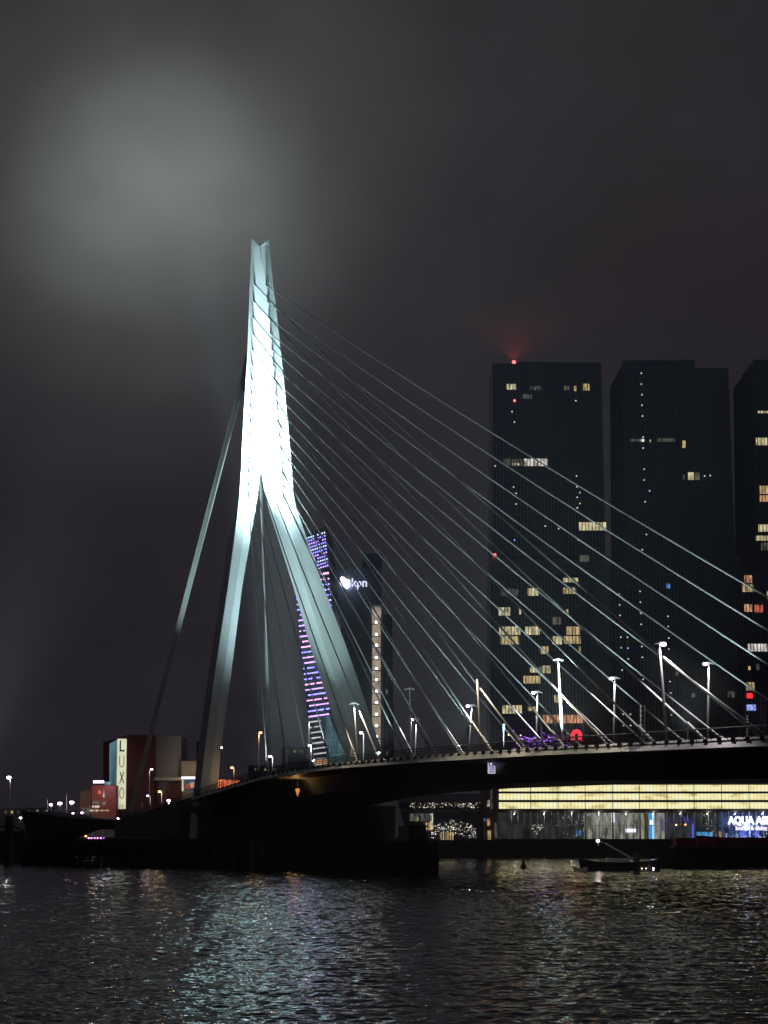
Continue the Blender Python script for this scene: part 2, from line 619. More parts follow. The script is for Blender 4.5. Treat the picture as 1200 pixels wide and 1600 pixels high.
sh = MB()
rs = []
for y in (384, 444, 500, 560, 620, 680, 729):
    yn, yf = depth_near(y), depth_far(y)
    ring = [P(lerp_tab(y, T_L), y, yn - 0.22), P(lerp_tab(y, T_a1), y, yn + 0.12), P(lerp_tab(y, T_a2), y, yf + 0.5), P(lerp_tab(y, T_R), y, yf + 0.98)]
    r2 = ring[3] + Vector((-1.6, 5.2, 0))
    r1 = ring[0] + Vector((0.2, 4.6, 0))
    rs.append(ring + [r2, r1])
sh.rings(rs, cap=False)
# the notched top: two tips either side of the fold
tipL, tipR = P(393, 372, 523), P(420, 374, 524)
nL, nR = rs[0][1], rs[0][2]
bR, bL = tipR + Vector((-1.4, 4.2, -0.2)), tipL + Vector((0.3, 4.0, -0.2))
n0 = len(sh.v)
ring0 = rs[0]
sh.add([ring0[0], ring0[1], ring0[2], ring0[3], ring0[4], ring0[5], tipL, tipR, bR, bL], [(0, 1, 6), (2, 3, 7), (3, 4, 8, 7), (5, 0, 6, 9), (1, 2, 7, 6)[:0] or (1, 9, 6), (2, 7, 8), (1, 2, 8, 9), (4, 5, 9, 8)])
fixn(sh.obj('shaft', M['pylon'], pyl))

# near leg: dark outer flank, front, hidden inner flank
T_nL = T_L + [(850, 365), (915, 356.5), (1050, 336), (1170, 320), (1250, 311), (1318, 305)]
T_nR = [(729, 407.5), (778, 402), (850, 390), (915, 378.6), (1050, 361.5), (1170, 345), (1250, 339), (1318, 336)]
T_na = [(729, 389), (771, 387.7), (800, 386), (850, 379), (915, 369), (1050, 350), (1170, 333.5), (1250, 326), (1318, 322)]
rs = []
for y in (729, 778, 850, 915, 980, 1050, 1110, 1170, 1250, 1318):
    yn = depth_near(y)
    a, b_, c = P(lerp_tab(y, T_nL), y, yn - 0.22), P(lerp_tab(y, T_na), y, yn + 0.12), P(lerp_tab(y, T_nR), y, yn + 1.1)
    k = min(1, max(0, (y - 729) / 120.0))
    rs.append([a, b_, c, c + Vector((-1.8 - 0.2 * k, 5.0 + k, 0)), a + Vector((0.2 - 2.1 * k, 4.6 + 1.2 * k, 0))])
lg = MB()
lg.rings(rs)
fixn(lg.obj('leg', M['pylon'], pyl, 'near leg of the pylon, fading to grey towards its foot'))

T_A = [(729, 408), (760, 412), (792, 418), (827, 430), (880, 446.7), (939, 465), (1007, 484), (1060, 501), (1093, 512.7), (1155, 531), (1191, 543), (1290, 572)]
T_C1 = [(729, 409.5), (774, 429), (809, 445), (848, 457), (900, 471), (1013, 507), (1060, 523), (1115, 545), (1190, 572), (1290, 607)]
T_a2l = [(729, 440.5), (777, 443.4), (809, 453), (848, 466), (900, 480.5), (1013, 519), (1060, 534), (1115, 555), (1190, 582), (1290, 616)]
T_C = [(729, 455.5), (778, 459), (806, 467.5), (834, 477), (900, 498), (944, 516), (1010, 541), (1067, 561), (1130, 582), (1182, 600), (1290, 632)]
rs = []
for y in (729, 760, 778, 806, 834, 880, 939, 1007, 1060, 1115, 1190, 1290):
    yf = depth_far(y)
    k = min(1, max(0, (y - 729) / 80.0))
    rs.append([P(lerp_tab(y, T_A), y, yf + 1.2 + 4.8 * k), P(lerp_tab(y, T_C1), y, yf + 0.6 - 0.2 * k), P(lerp_tab(y, T_a2l), y, yf + 0.5 + .6 * k), P(lerp_tab(y, T_C), y, yf + 0.98 + 1.0 * k), P(lerp_tab(y, T_C), y, yf + 0.98) + Vector((-2.0, 6.2, 0))])
lg = MB()
lg.rings(rs)
fixn(lg.obj('leg', M['pylon'], pyl, 'far leg of the pylon with its brightly lit inner flank'))

# ---- deck --------------------------------------------------------
SS = list(np.arange(-64, 481, 8))


def strip(profile, ss):
    return [[B(s, v, deck_z(s) + dz) for v, dz in profile] for s in ss]


deck = thing('deck', '', '')
del deck['label'], deck['category']
deck.parent = bridge
d1 = MB()
d1.rings(strip([(1.0, -1.3), (3.6, -4.2), (26.4, -4.2), (29, -1.3), (28, -0.45), (2, -0.45)], SS))
fixn(d1.obj('girder', M['girder'], deck))
d1 = MB()
d1.rings(strip([(-2.6, 0.15), (-4.0, -0.95), (-3.7, -1.1), (1.2, -1.35), (1.2, -0.9), (-2.25, 0.0)], SS))
fixn(d1.obj('edge_beam', M['fascia'], deck, 'pale deck edge beam towards the camera'))
d1 = MB()
d1.rings(strip([(33, 0.12), (33.25, -0.95), (32.6, -1.05), (28.8, -1.35), (28.8, -0.9), (32.2, 0.0)], SS))
fixn(d1.obj('edge_beam', M['fascia'], deck))
d1 = MB()
d1.rings(strip([(-2.2, 0.0), (32.2, 0.0), (32.2, -0.44), (-2.2, -0.44)], SS))
fixn(d1.obj('roadway', M['asphalt'], deck))
for v in (8, 15, 22):
    d1 = MB()
    for s in np.arange(-60, 300, 12):
        d1.rings(strip([(v - .08, 0.02), (v + .08, 0.02), (v + .08, 0.004), (v - .08, 0.004)], [s, s + 4]))
    d1.obj('lane_marking', M['marking'], deck, stuff=True)
# outriggers: the dark ticks that carry the edge
d1 = MB()
for s in np.arange(-60, 260, 3.5):
    c = B(s, -3.2, deck_z(s) - 0.1)
    d1.box(c, (0.12, 0.5, 0.5), (Vector((A2.x, A2.y, 0)), Vector((P2.x, P2.y, 0)), Vector((A2.x * .5, A2.y * .5, 0.86))))
d1.obj('outrigger', M['steel_dark'], deck, stuff=True)
# railings
for v, nm in ((-2.9, 'railing'), (32.9, 'railing')):
    r = MB()
    for dz in (0.45, 0.8, 1.25):
        r.tube([B(s, v, deck_z(s) + dz) for s in SS], 0.05 if dz < 1 else 0.08, 5)
    rl = r.obj(nm, M['rail'], deck)
    p = MB()
    for s in np.arange(-62, 300, 2.0):
        p.box(B(s, v, deck_z(s) + 0.62), (0.09, 0.12, 1.25))
    for s in np.arange(-62, 300, 0.5):
        p.box(B(s, v, deck_z(s) + 0.62), (0.03, 0.03, 1.1))
    p.obj('baluster', M['rail'], rl, stuff=True)

# ---- pier under the pylon and the approach behind it --------------
pr = MB()
pr.rings([[B(s, v, z) for s, v in ((-78, -3.2), (-47, -3.2), (-47, 38), (-78, 38))] for z in (-2, 12.4)])
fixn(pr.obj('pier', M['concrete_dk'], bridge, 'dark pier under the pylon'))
ap = MB()
sa = [-64.2, -80, -100, -120, -140, -160]
ap.rings([[B(s, -2.6, deck_z(s) + 0.1), B(s, -2.6, 5.6 - 0.0), B(s, 33, 5.6), B(s, 33, deck_z(s) + 0.1)] for s in sa])
fixn(ap.obj('approach_span', M['concrete'], bridge, 'grey sloping concrete side of the back span'))
r = MB()
for dz in (0.5, 1.0):
    r.tube([B(s, -2.4, deck_z(s) + dz) for s in sa], 0.07, 5)
for s in np.arange(-160, -64, 2.5):
    r.box(B(s, -2.4, deck_z(s) + 0.5), (0.08, 0.08, 1.0))
r.obj('railing', M['rail'], bridge)
ab = MB()
ab.box(B(-153, -1.0, 9.8), (3.5, 2.6, 4.0), (Vector((A2.x, A2.y, 0)), Vector((P2.x, P2.y, 0)), Vector((0, 0, 1))))
ab.obj('anchor_block', M['steel_dark'], bridge)
# dark continuation to the left
lb = MB()
pts = [P(34, 1267, 628), P(70, 1272, 624), P(110, 1278, 618), P(165, 1281, 610), P(192, 1283, 603), P(192, 1300, 603), P(150, 1291, 612), P(100, 1297, 620), P(62, 1312, 624), P(60, 1345, 624), P(46, 1345, 627), P(43, 1310, 627)]
lb.prism(pts, (6, 24, 0))
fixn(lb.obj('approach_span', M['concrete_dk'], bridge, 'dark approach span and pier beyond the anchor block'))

# ---- stays ------------------------------------------------------
n_top = [(398.3, 444), (397, 470), (396.3, 495.7), (395.7, 521), (394.9, 545), (394.3, 569), (393.7, 592), (393, 614), (392.3, 636.6), (391.8, 658), (390.9, 678.6), (390, 699), (389, 718.5), (388.8, 736.6), (388.3, 755), (387.7, 771)]
f_top = [(416.5, 445.4), (418.7, 471.5), (420.7, 496.6), (423, 521.5), (425.3, 546), (427, 570.7), (429, 593), (431, 616), (432.8, 638), (434.8, 660), (436.6, 681), (438.5, 701), (440.5, 721), (441.6, 740), (442.4, 757), (443.4, 776)]
n_end = [1213, 1126, 1045, 971, 903, 842, 789, 738, 696, 653, 610, 575, 534, 498, 465, 434]
anchor_axes = []
for i in range(16):
    s = s_of_px(n_end[i])
    for side in (0, 1):
        v = 0.0 if side == 0 else 30.0
        px, py = (n_top, f_top)[side][i]
        top = P(px, py, (depth_near(py) + 0.1) if side == 0 else (depth_far(py) + 0.45))
        bot = B(s, v if side else -1.9, deck_z(s) + 0.1)
        if side == 0:
            bot = B(s, -1.9, deck_z(s) + 0.1)
        L = (top - bot).length
        pts = []
        for k in range(13):
            t = k / 12.0
            p = top.lerp(bot, t)
            p.z -= 4 * t * (1 - t) * L * L * 0.000022
            pts.append(p)
        c = MB()
        c.tube(pts, 0.125, 7)
        st = c.obj('stay_cable', M['cable'], bridge)
        d = (bot - top).normalized()
        k = MB()
        k.tube([top - d * 0.6, top + d * 1.7], 0.22, 8)
        k.obj('socket', M['socket'], st)
        k = MB()
        k.tube([bot + d * 0.4, bot - d * 5.5], [0.2, 0.2], 8)
        k.obj('guide_pipe', M['fascia'], st)
# backstays, a bundle on each side
for (tx, ty, ex_, ey_, Yb, dd) in ((386, 556, 203, 1268, 597, 1), (404, 570, 423, 1268, 606, -1)):
    for j in range(4):
        top = P(tx - j * 1.2, ty + j * 13, 526.5)
        bot = P(ex_ + 2.0 * j - 2, ey_, Yb + j * 0.6)
        c = MB()
        c.tube([top, bot], 0.20, 7)
        c.obj('backstay', M['cable'], bridge)
# fin that anchors the backstays on the back of the shaft
fn = MB()
fp = [P(387, 543, 525), P(383, 556, 526.5), P(376, 600, 526.5), P(379.5, 612, 526), P(386, 610, 525)]
fn.prism(fp, (1.2, 0.8, 0))
fixn(fn.obj('anchor_fin', M['socket'], pyl))

# orange work light and the clearance sign under the deck
o = thing('work_lamp', 'small orange cone-shaped lamp hanging under the dark deck', 'lamp', P(465, 1236, 436))
k = MB()
c = P(465, 1238, 436)
k.rings([[c + Vector((math.cos(t) * r_, math.sin(t) * r_, z)) for t in np.linspace(0, 5.5, 8)] for r_, z in ((0.42, 0.7), (0.38, 0.3), (0.05, -0.75))])
k.obj('lamp_shade', glow('orange_cone', (1.0, 0.36, 0.06), 0.75, True), o)
k = MB()
k.tube([c + Vector((0, 0, 0.9)), c + Vector((0, 0, 3.2))], 0.06, 5)
k.obj('hanger', M['steel_dark'], o)
point('work_lamp_light', c + Vector((-0.3, -2.0, 0.8)), 150, (1.0, 0.55, 0.2), 0.3)
yb = 337.0
o = thing('clearance_sign', 'small lit white sign with blue digits hung below the deck edge', 'sign', P(768, 1207, yb))
k = MB()
w = lambda px: (px - 600) / F_PX * yb
def rect(px0, px1, py0, py1, Y, dep=0.15):
    a, b_ = P(px0, py1, Y), P(px1, py0, Y)
    m_ = MB()
    m_.bx(min(a.x, b_.x), max(a.x, b_.x), Y, Y + dep, a.z, b_.z)
    return m_
rect(763.2, 773.6, 1196, 1208.8, yb).obj('sign_panel', glow('sign_face', (0.62, 0.60, 1.0), 0.85), o)
rect(762.2, 764.2, 1191.5, 1208.9, yb - 0.1, 0.1).obj('frame', glow('sign_frame_lit', (0.8, 0.85, 0.8), 0.6), o)
rect(772.2, 773.9, 1194, 1208.9, yb - 0.1, 0.1).obj('frame', glow('sign_frame_lit', (0.8, 0.85, 0.8), 0.6), o)
rect(765, 772, 1205, 1206.6, yb - 0.06, 0.05).obj('dark_bar', M['letter_dark'], o)
rect(766.5, 768.2, 1192.6, 1194.4, yb - 0.06, 0.1).obj('top_lamp', M['sign_white'], o)
text_mesh('digits', '28', 0.62, P(768.3, 1200.3, yb - 0.05), mat('digit_blue', (0.02, 0.02, 0.2), emit=(0.05, 0.04, 0.5), strength=0.5), o, width=0.72, depth=0.03, bold=0.01)
k = MB()
k.tube([P(768, 1196, yb + 0.2), P(768, 1183, yb + 0.2)], 0.05, 5)
k.obj('hanger', M['steel_dark'], o)

# ---- lamps on the deck -------------------------------------------
lamp_group = 'tall street lamps along the bridge deck'


def bridge_lamp(top, base, Y, label, glow_side, on, energy, col=(1.0, 0.93, 0.97), wing=8.0):
    """top, base: where the mast ends and starts; a crescent wing on top with the lantern at one end"""
    pt, pb = P(*top, Y), P(*base, Y)
    o = thing('street_lamp', label, 'street lamp', pb, lamp_group)
    k = MB()
    k.tube([pb, pb.lerp(pt, 0.35), pb.lerp(pt, 0.7), pt], [0.15, 0.2, 0.15, 0.09], 8)
    k.obj('mast', M['pole'], o)
    u = wing / F_PX * Y
    k = MB()
    prof = []
    for t in np.linspace(-1, 1, 9):
        prof.append(pt + Vector((t * u, 0.0, 0.32 * u * (1 - abs(t) ** 1.6) - 0.12 * u)))
    k.tube(prof, [0.06, 0.11, 0.15, 0.17, 0.18, 0.17, 0.15, 0.11, 0.06], 6)
    k.obj('wing', M['lens_off'], o)
    lp = pt + Vector((glow_side * 0.8 * u, -0.1, -0.05))
    k = MB()
    k.ball(lp, 0.36 if on else 0.2, 8, 5, 0.7)
    k.obj('lantern', M['lens_white'] if on else M['lens_off'], o)
    if energy:
        spot('street_lamp_light', lp + Vector((0.1 * glow_side, -0.45, -0.3)), lp + Vector((0.1 * glow_side, -0.45, -5)), energy * 4.0, 144, 0.4, col, 0.25)
    return o


def Yd(px, v):
    s = s_of_px(px, v)
    return B(s, v, 0).y


L = [
    # top, base, v, label, side, on, energy
    ((553, 1100), (558, 1190), -1.2, 'second lit lamp mast right of the pylon foot, before its far leg', 1, 0, 900),
    ((640, 1077), (643.5, 1181), 30, 'thin unlit lamp mast beside the glowing stair shaft', 1, 0, 0),
    ((651, 1124), (649.5, 1180), 31, 'glowing lamp mast just right of the lit stair shaft', -1, 1, 800),
    ((737.5, 1103), (733.5, 1170), 31, 'lamp mast with white glow beside the traffic signals', -1, 1, 900),
    ((745, 1056), (752.5, 1172), -1.2, 'tall leaning lamp mast left of the leftmost tower, wing unlit', -1, 0, 1100),
    ((840, 1082), (838.5, 1160), 31, 'glowing lamp mast in front of the purple lit trees', -1, 1, 1000),
    ((872, 1031), (879.5, 1164), -1.2, 'tall leaning lamp mast before the orange lit window row', 1, 0, 1300),
    ((961, 1060), (959, 1160), 31, 'glowing lamp mast before the gap between the two left towers', -1, 1, 1000),
    ((1030, 1006), (1042, 1157), -1.2, 'tallest leaning lamp mast, before the middle tower, lit at its right tip', 1, 1, 1300),
    ((1108, 1037), (1106, 1156), 31, 'glowing lamp mast rightmost on the deck', -1, 1, 1100),
    ((483, 1123), (481, 1198), 31, 'lamp mast in front of the coloured light facade', 1, 0, 500),
]
for top, base, v, lab, sd, on, en in L:
    bridge_lamp(top, base, Yd(base[0], v), lab, sd, on, en, (1.0, 0.86, 0.62) if v < 0 and top[0] < 900 else (1.0, 0.92, 0.90))


def small_lamp(px, py, base_y, Y, label, m, r, energy=0, col=(1, 0.6, 0.3), group='small lamps by the far approach', dx=0):
    pt, pb = P(px, py, Y), P(px + dx, base_y, Y)
    o = thing('street_lamp', label, 'street lamp', pb, group)
    k = MB()
    bend = pb.lerp(pt, 0.97)
    bend.x = pb.x
    k.tube([pb, bend, pt + Vector((0, 0, 0.12))], [0.11, 0.08, 0.07], 6)
    k.obj('mast', M['pole'], o)
    k = MB()
    k.ball(pt, r, 8, 5, 0.7)
    k.obj('lantern', m, o)
    if energy:
        point('small_lamp_light', pt + Vector((0, -0.6, -0.6)), energy, col, 0.2)
    return o


small_lamp(484, 1165, 1200, 452, 'small pinkish lamp under the taller mast by the light facade', M['lens_pink'], 0.34, 250, (1, .85, .9), dx=2)
small_lamp(564, 1145, 1190, 470, 'small white lamp beside the far leg of the pylon', M['lens_white'], 0.34, 250, (1, .9, .95), dx=4)
small_lamp(407, 1145, 1205, 490, 'tall orange lamp between the two pylon legs', M['lens_orange'], 0.36, 300, dx=-3)
small_lamp(422, 1182, 1206, 480, 'low white lamp between the two pylon legs', M['lens_pink'], 0.34, 200, (1, .85, .95), dx=4)
small_lamp(362.5, 1199.5, 1222, 505, 'orange lamp above the red lit panels', M['lens_orange'], 0.34, 120, dx=3)
small_lamp(346, 1168, 1232, 620, 'tiny white lamp right beside the near leg', M['lens_white'], 0.28, 0, dx=1)
small_lamp(382, 1215, 1225, 520, 'tiny yellowish lamp right of the red lit panels', M['lens_off'], 0.3, 0)
small_lamp(237, 1202, 1253, 560, 'pink tipped tall lamp in front of the dark red theatre', M['lens_pink'], 0.30, 120, (1, .7, .6), dx=-4)
small_lamp(249.5, 1237, 1256, 556, 'round orange lamp on the back span', M['lens_orange'], 0.40, 200, dx=3)
small_lamp(231, 1243.5, 1259, 566, 'small pink lamp beneath the taller theatre lamp', M['lens_pink'], 0.30, 80, (1, .8, .8), dx=4)
small_lamp(263.5, 1251, 1256, 552, 'white lamp low on the back span railing', M['lens_white'], 0.42, 160, (.95, .9, 1), dx=0)
small_lamp(222, 1255, 1264, 572, 'short whitish post beside the pink theatre lamps', M['lens_off'], 0.26, 0, dx=0)
small_lamp(14, 1215, 1275, 760, 'lone tall white lamp at the far left', M['lens_white'], 0.75, 600, (1, .9, 1), dx=1)
for x, y, lab, m_, r_ in ((79.5, 1257.5, 'leftmost of three white lamps left of the red annex', M['lens_pink'], .6), (93.5, 1255.5, 'middle of three white lamps left of the red annex', M['lens_pink'], .75), (112, 1254, 'rightmost of three white lamps left of the red annex', M['lens_pink'], .8),
                          (84, 1271.5, 'pinkish low lamp on the left approach, leftmost of its row', M['lens_pink'], .5), (99, 1271.5, 'amber low lamp on the left approach', M['lens_orange'], .5), (114, 1271, 'pale red low lamp on the left approach', M['lens_pink'], .4), (128, 1270, 'pale low lamp at the foot of the red annex', M['lens_pink'], .45),
                          (117.5, 1277, 'wide white lamp lowest on the left approach', M['lens_pink'], .55), (173.5, 1284, 'amber lamp beside the anchor block', M['lens_orange'], .5), (184.5, 1279, 'white lamp directly left of the anchor block', M['lens_pink'], .45),
                          (32, 1278, 'white lamp behind the dark mooring post', M['lens_white'], .45), (21, 1300.5, 'small white lamp low above the far left water', M['lens_off'], .35), (110, 1298, 'yellow lamp beneath the dark approach span', M['lens_orange'], .3)):
    small_lamp(x, y, y + 9, 770, lab, m_, r_)

# clear the row of coloured lamps under the approach
o = thing('light_string', 'short string of violet and amber lamps low under the dark approach span', 'light string', P(145, 1308, 690))
for (x, y, mm) in ((127.5, 1298, 'fairy_purple'), (129.5, 1301, 'fairy_purple'), (134, 1306.5, 'lens_orange'), (138.5, 1309.5, 'led_pink'), (143, 1309.5, 'led_pink'), (148, 1309.5, 'led_violet'), (152.5, 1309.5, 'led_pink'), (157.5, 1309.5, 'led_pink'), (162.5, 1309.5, 'fairy_purple')):
    k = MB()
    k.ball(P(x, y, 690), 0.28, 6, 4)
    k.obj('bulb', M[mm], o)
k = MB()
k.tube([P(x, y - .5, 690) for x, y in ((127.5, 1298), (134, 1306.5), (138.5, 1309.5), (162.5, 1309.5))], 0.05, 4)
k.obj('wire', M['steel_dark'], o)


def ladder_mast(px, y0, y1, Y, label):
    o = thing('gantry_mast', label, 'mast', P(px, y1, Y), 'ladder masts along the deck')
    k = MB()
    yk = y0 + (y1 - y0) * 0.5
    for dx in (-3.2, 3.2):
        k.tube([P(px + dx, y0, Y), P(px + dx, yk, Y), P(px + 2.5 + dx * .15, y1, Y)], 0.06, 5)
    for j in range(5):
        yy = y0 + (yk - y0) * j / 4
        k.tube([P(px - 3.2, yy, Y), P(px + 3.2, yy, Y)], 0.05, 4)
    k.obj('frame', M['pole'], o)
    return o


ladder_mast(1004, 1103, 1163, Yd(1004, -1.0), 'ladder shaped mast before the middle tower')
ladder_mast(1192, 1086, 1156, Yd(1192, -1.0), 'ladder shaped mast at the right edge of the picture')
ladder_mast(550, 1170, 1194, Yd(550, -1.0), 'small ladder shaped mast before the far leg of the pylon')


def signal(px, y0, y1, Y, label):
    o = thing('traffic_signal', label, 'traffic signal', P(px, y1, Y), 'traffic signals on the deck')
    k = MB()
    k.tube([P(px, y0, Y), P(px, y1, Y)], 0.08, 6)
    k.obj('post', M['pole'], o)
    k = MB()
    c = P(px, y0 + 4, Y)
    k.box(c + Vector((0, -0.15, 0)), (0.4, 0.3, 1.1))
    h = k.obj('signal_head', M['steel_dark'], o)
    for dz in (-.33, 0, .33):
        k = MB()
        k.ball(c + Vector((0, -0.3, dz)), 0.11, 6, 4)
        k.obj('lens', M['lens_off'], h)


signal(731, 1138, 1172, Yd(731, 4), 'dark traffic signal beside a glowing lamp mast')
signal(787, 1132, 1168, Yd(787, 20), 'dark traffic signal left of the purple lit trees')
signal(846, 1122, 1164, Yd(846, 6), 'dark traffic signal before the orange window row')
signal(1075, 1128, 1158, Yd(1075, 8), 'dark traffic signal between the two right lamp masts')
signal(1168, 1120, 1156, Yd(1168, 8), 'dark traffic signal near the ladder mast at the right')

# ================================================================== TOWERS
dots_m = {'w': 'dot_white', 'g': 'dot_green', 'b': 'dot_blue', 'r': 'dot_red'}


def wall_prism(poly_px, Y, depth, name, m, parent):
    k = MB()
    k.prism([P(x, y, Y) for x, y in poly_px], (0, depth, 0))
    return fixn(k.obj(name, m, parent))


def fins(px0, px1, py0, py1, Y, parent, step=1.0, w_=0.2, dep=0.45, name='facade_fins', m='fin'):
    a, b_ = P(px0, py1, Y), P(px1, py0, Y)
    x0, x1 = P(px0, (py0 + py1) / 2, Y).x, P(px1, (py0 + py1) / 2, Y).x
    k = MB()
    n = max(1, int((x1 - x0) / step))
    for i in range(n + 1):
        x = x0 + (x1 - x0) * i / n
        k.bx(x - w_ / 2, x + w_ / 2, Y - dep, Y + 0.02, max(a.z, 5), b_.z)
    return k.obj(name, M[m], parent, stuff=True)


def floors(px0, px1, py0, py1, Y, parent):
    x0, x1 = P(px0, (py0 + py1) / 2, Y).x, P(px1, (py0 + py1) / 2, Y).x
    z0, z1 = max(5.5, P(px0, py1, Y).z), P(px0, py0, Y).z
    k = MB()
    zz = z1 - 2.2
    while zz > z0:
        k.bx(x0, x1, Y - 0.2, Y + 0.01, zz - 0.22, zz + 0.22)
        zz -= 3.4
    return k.obj('floor_bands', M['spandrel'], parent, stuff=True)


def window(r, Y, m, parent, label=None):
    k = rect(r[0], r[1], r[2], r[3], Y - 0.26, 0.05)
    o = k.obj('window', M[m], parent, label)
    # slim frame so that it reads as an opening
    a, b_ = P(r[0], r[3], Y), P(r[1], r[2], Y)
    f = MB()
    t = 0.14
    ro = [(a.x - t, a.z - t), (b_.x + t, a.z - t), (b_.x + t, b_.z + t), (a.x - t, b_.z + t)]
    ri = [(a.x, a.z), (b_.x, a.z), (b_.x, b_.z), (a.x, b_.z)]
    vs = [Vector((x, y, zz)) for y in (Y - 0.34, Y - 0.205) for rg in (ro, ri) for x, zz in rg]
    fs = []
    for i in range(4):
        j = (i + 1) % 4
        fs += [(i, j, 4 + j, 4 + i), (8 + i, 12 + i, 12 + j, 8 + j), (i, 8 + i, 8 + j, j), (4 + i, 4 + j, 12 + j, 12 + i)]
    f.add(vs, fs)
    f.obj('frame', M['spandrel'], o)
    return o


def dot(px, py, Y, m, parent, r=0.22):
    k = MB()
    k.ball(P(px, py, Y - 0.5), r, 6, 4)
    return k.obj('corridor_light', M[m], parent)


TY = 690.0
# --- left tower
t1 = thing('tower', 'leftmost of the tall dark towers, red beacon on its roof', 'tower', P(855, 1300, TY + 12), 'dark ribbed towers on the far quay')
wall_prism([(770, 568), (806, 568), (806, 565.5), (939.5, 566.5), (946, 868), (769, 868)], TY, 26, 'upper_block', M['glass_dk'], t1)
fins(770.5, 940, 568, 868, TY, t1)
floors(770.5, 940, 568, 868, TY, t1)
wall_prism([(767, 868.3), (922, 868.3), (925, 1310), (765, 1310)], TY + 2.5, 26, 'lower_block', M['glass_dk'], t1)
fins(768, 922, 900, 1310, TY + 2.5, t1)
floors(768, 922, 900, 1310, TY + 2.5, t1)
wall_prism([(922.2, 868.4), (955, 868.4), (959, 1310), (925.2, 1310)], TY + 12, 18, 'core', M['core'], t1)
rect(768, 921, 874, 898, TY + 2.4, 0.1).obj('transfer_band', M['glass_dk2'], t1)
fins(926, 956, 880, 1310, TY + 12, t1, step=2.4, name='core_ribs', m='core')
W1 = [((791.6, 807, 600, 609), 'yellow'), ((827, 846, 603, 610), 'dim'), ((880, 889.5, 603, 610), 'dim'), ((896.5, 900.5, 603, 611.5), 'warm'), ((911, 921, 599.6, 610.4), 'warm'),
      ((799.6, 811.5, 723, 728.5), 'yellow'), ((817.6, 856, 716.6, 728.5), 'white'), ((904.7, 947, 816, 829), 'yellow'), ((905.8, 920, 867.6, 878), 'dim'), ((786, 817, 717, 728), 'dim'), ((816, 831, 616, 623), 'dim')]
for r_, m_ in W1:
    window(r_, TY, m_, t1)
W2 = [((783, 810, 920, 931), 'dim'), ((824, 841.6, 919, 931), 'yellow'), ((880, 904, 903, 910), 'yellow'), ((880, 900, 918, 928), 'warm'), ((779, 797, 949, 962), 'yellow'), ((811, 815, 949, 960), 'yellow'),
      ((885, 888, 952, 959.4), 'warm'), ((863, 876, 964, 976), 'dim'), ((780, 813, 979, 992), 'yellow'), ((820, 843, 979, 992), 'yellow'), ((782, 811, 994, 1007), 'warm'), ((885, 906, 979, 992), 'warm'),
      ((863, 878, 994, 1007), 'yellow'), ((881, 907, 994, 1006), 'warm'), ((845, 858, 1010, 1022), 'warm'), ((904, 907, 1010, 1020), 'warm'), ((846, 860, 1040, 1052), 'yellow'), ((828, 844, 1043, 1051), 'yellow'),
      ((818, 844, 1056, 1068), 'warm'), ((866, 880, 1086, 1098), 'warm'), ((785, 816, 1102, 1115), 'yellow'), ((825, 839, 1104, 1111), 'warm'), ((847, 911, 1117, 1130), 'orange')]
for r_, m_ in W2:
    window(r_, TY + 2.5, m_, t1)
for x, y, c in ((899.7, 626, 'w'), (800, 643, 'w'), (804, 659.4, 'w'), (773.6, 728, 'w'), (901, 743.7, 'w'), (901.6, 760.6, 'w'), (906, 769.7, 'g'), (901.8, 777, 'w'), (906.2, 786.6, 'g'), (902, 793.5, 'w'), (802.4, 761, 'w'), (806.5, 770.8, 'w'), (806.6, 787.5, 'w'), (852, 822, 'w'), (872.8, 826, 'w'), (804, 844, 'b'), (903.6, 843.8, 'w')):
    dot(x, y, TY, dots_m[c], t1)
for x, y, r_ in ((804, 626, 0.35), (773, 867, 0.45)):
    k = MB()
    k.ball(P(x, y, TY - 0.6), r_, 8, 5)
    k.obj('warning_light', M['dot_red'], t1, 'small red warning light on the facade')
k = MB()
k.ball(P(803, 566, TY + 2), 0.6, 8, 5)
k.obj('roof_beacon', M['dot_red'], t1)
spot('roof_beacon_light', P(803, 563, TY - 1), P(803, 566, TY + 2) + Vector((0, -30, 22)), 8.0e4, 110, 0.7, (1.0, 0.10, 0.06), 0.5)
# roof terrace behind the deck
k = MB()
a, b_ = P(790, 1172, TY - 14), P(925, 1172, TY - 14)
k.bx(a.x, b_.x, TY - 16, TY + 2.3, 21.2, 27.5)
k.obj('terrace', M['core'], t1)
tz = 27.5
# --- middle tower
t2 = thing('tower', 'middle dark tower with vertical chain of tiny lights', 'tower', P(1050, 1300, TY + 12), 'dark ribbed towers on the far quay')
wall_prism([(975, 563), (1061, 563), (1063, 868), (976, 868)], TY + 1, 24, 'upper_block', M['glass_dk'], t2)
fins(975, 1061.5, 563, 868, TY + 1, t2)
floors(975, 1061.5, 563, 868, TY + 1, t2)
k = MB()
k.prism([P(953, 605, TY + 9), P(975, 563.5, TY + 1.05), P(976, 868, TY + 1.05), P(955, 868, TY + 9)], (4, 16, 0))
fixn(k.obj('chamfer_face', M['glass_dk2'], t2))
wall_prism([(1061.2, 562), (1085, 562), (1085.5, 574.5), (1138, 574.5), (1149, 868), (1063.2, 868)], TY + 4, 22, 'rear_block', M['glass_dk2'], t2)
wall_prism([(957, 868.3), (1066, 868.3), (1070, 1310), (958, 1310)], TY + 3, 24, 'lower_block', M['glass_dk'], t2)
fins(958, 1067, 868, 1310, TY + 3, t2)
floors(958, 1067, 868, 1310, TY + 3, t2)
wall_prism([(1066.4, 868.3), (1150, 868.3), (1156, 1310), (1070.2, 1310)], TY + 5, 24, 'lower_block', M['glass_dk2'], t2)
fins(1068, 1152, 868, 1310, TY + 5, t2)
floors(1068, 1152, 868, 1310, TY + 5, t2)
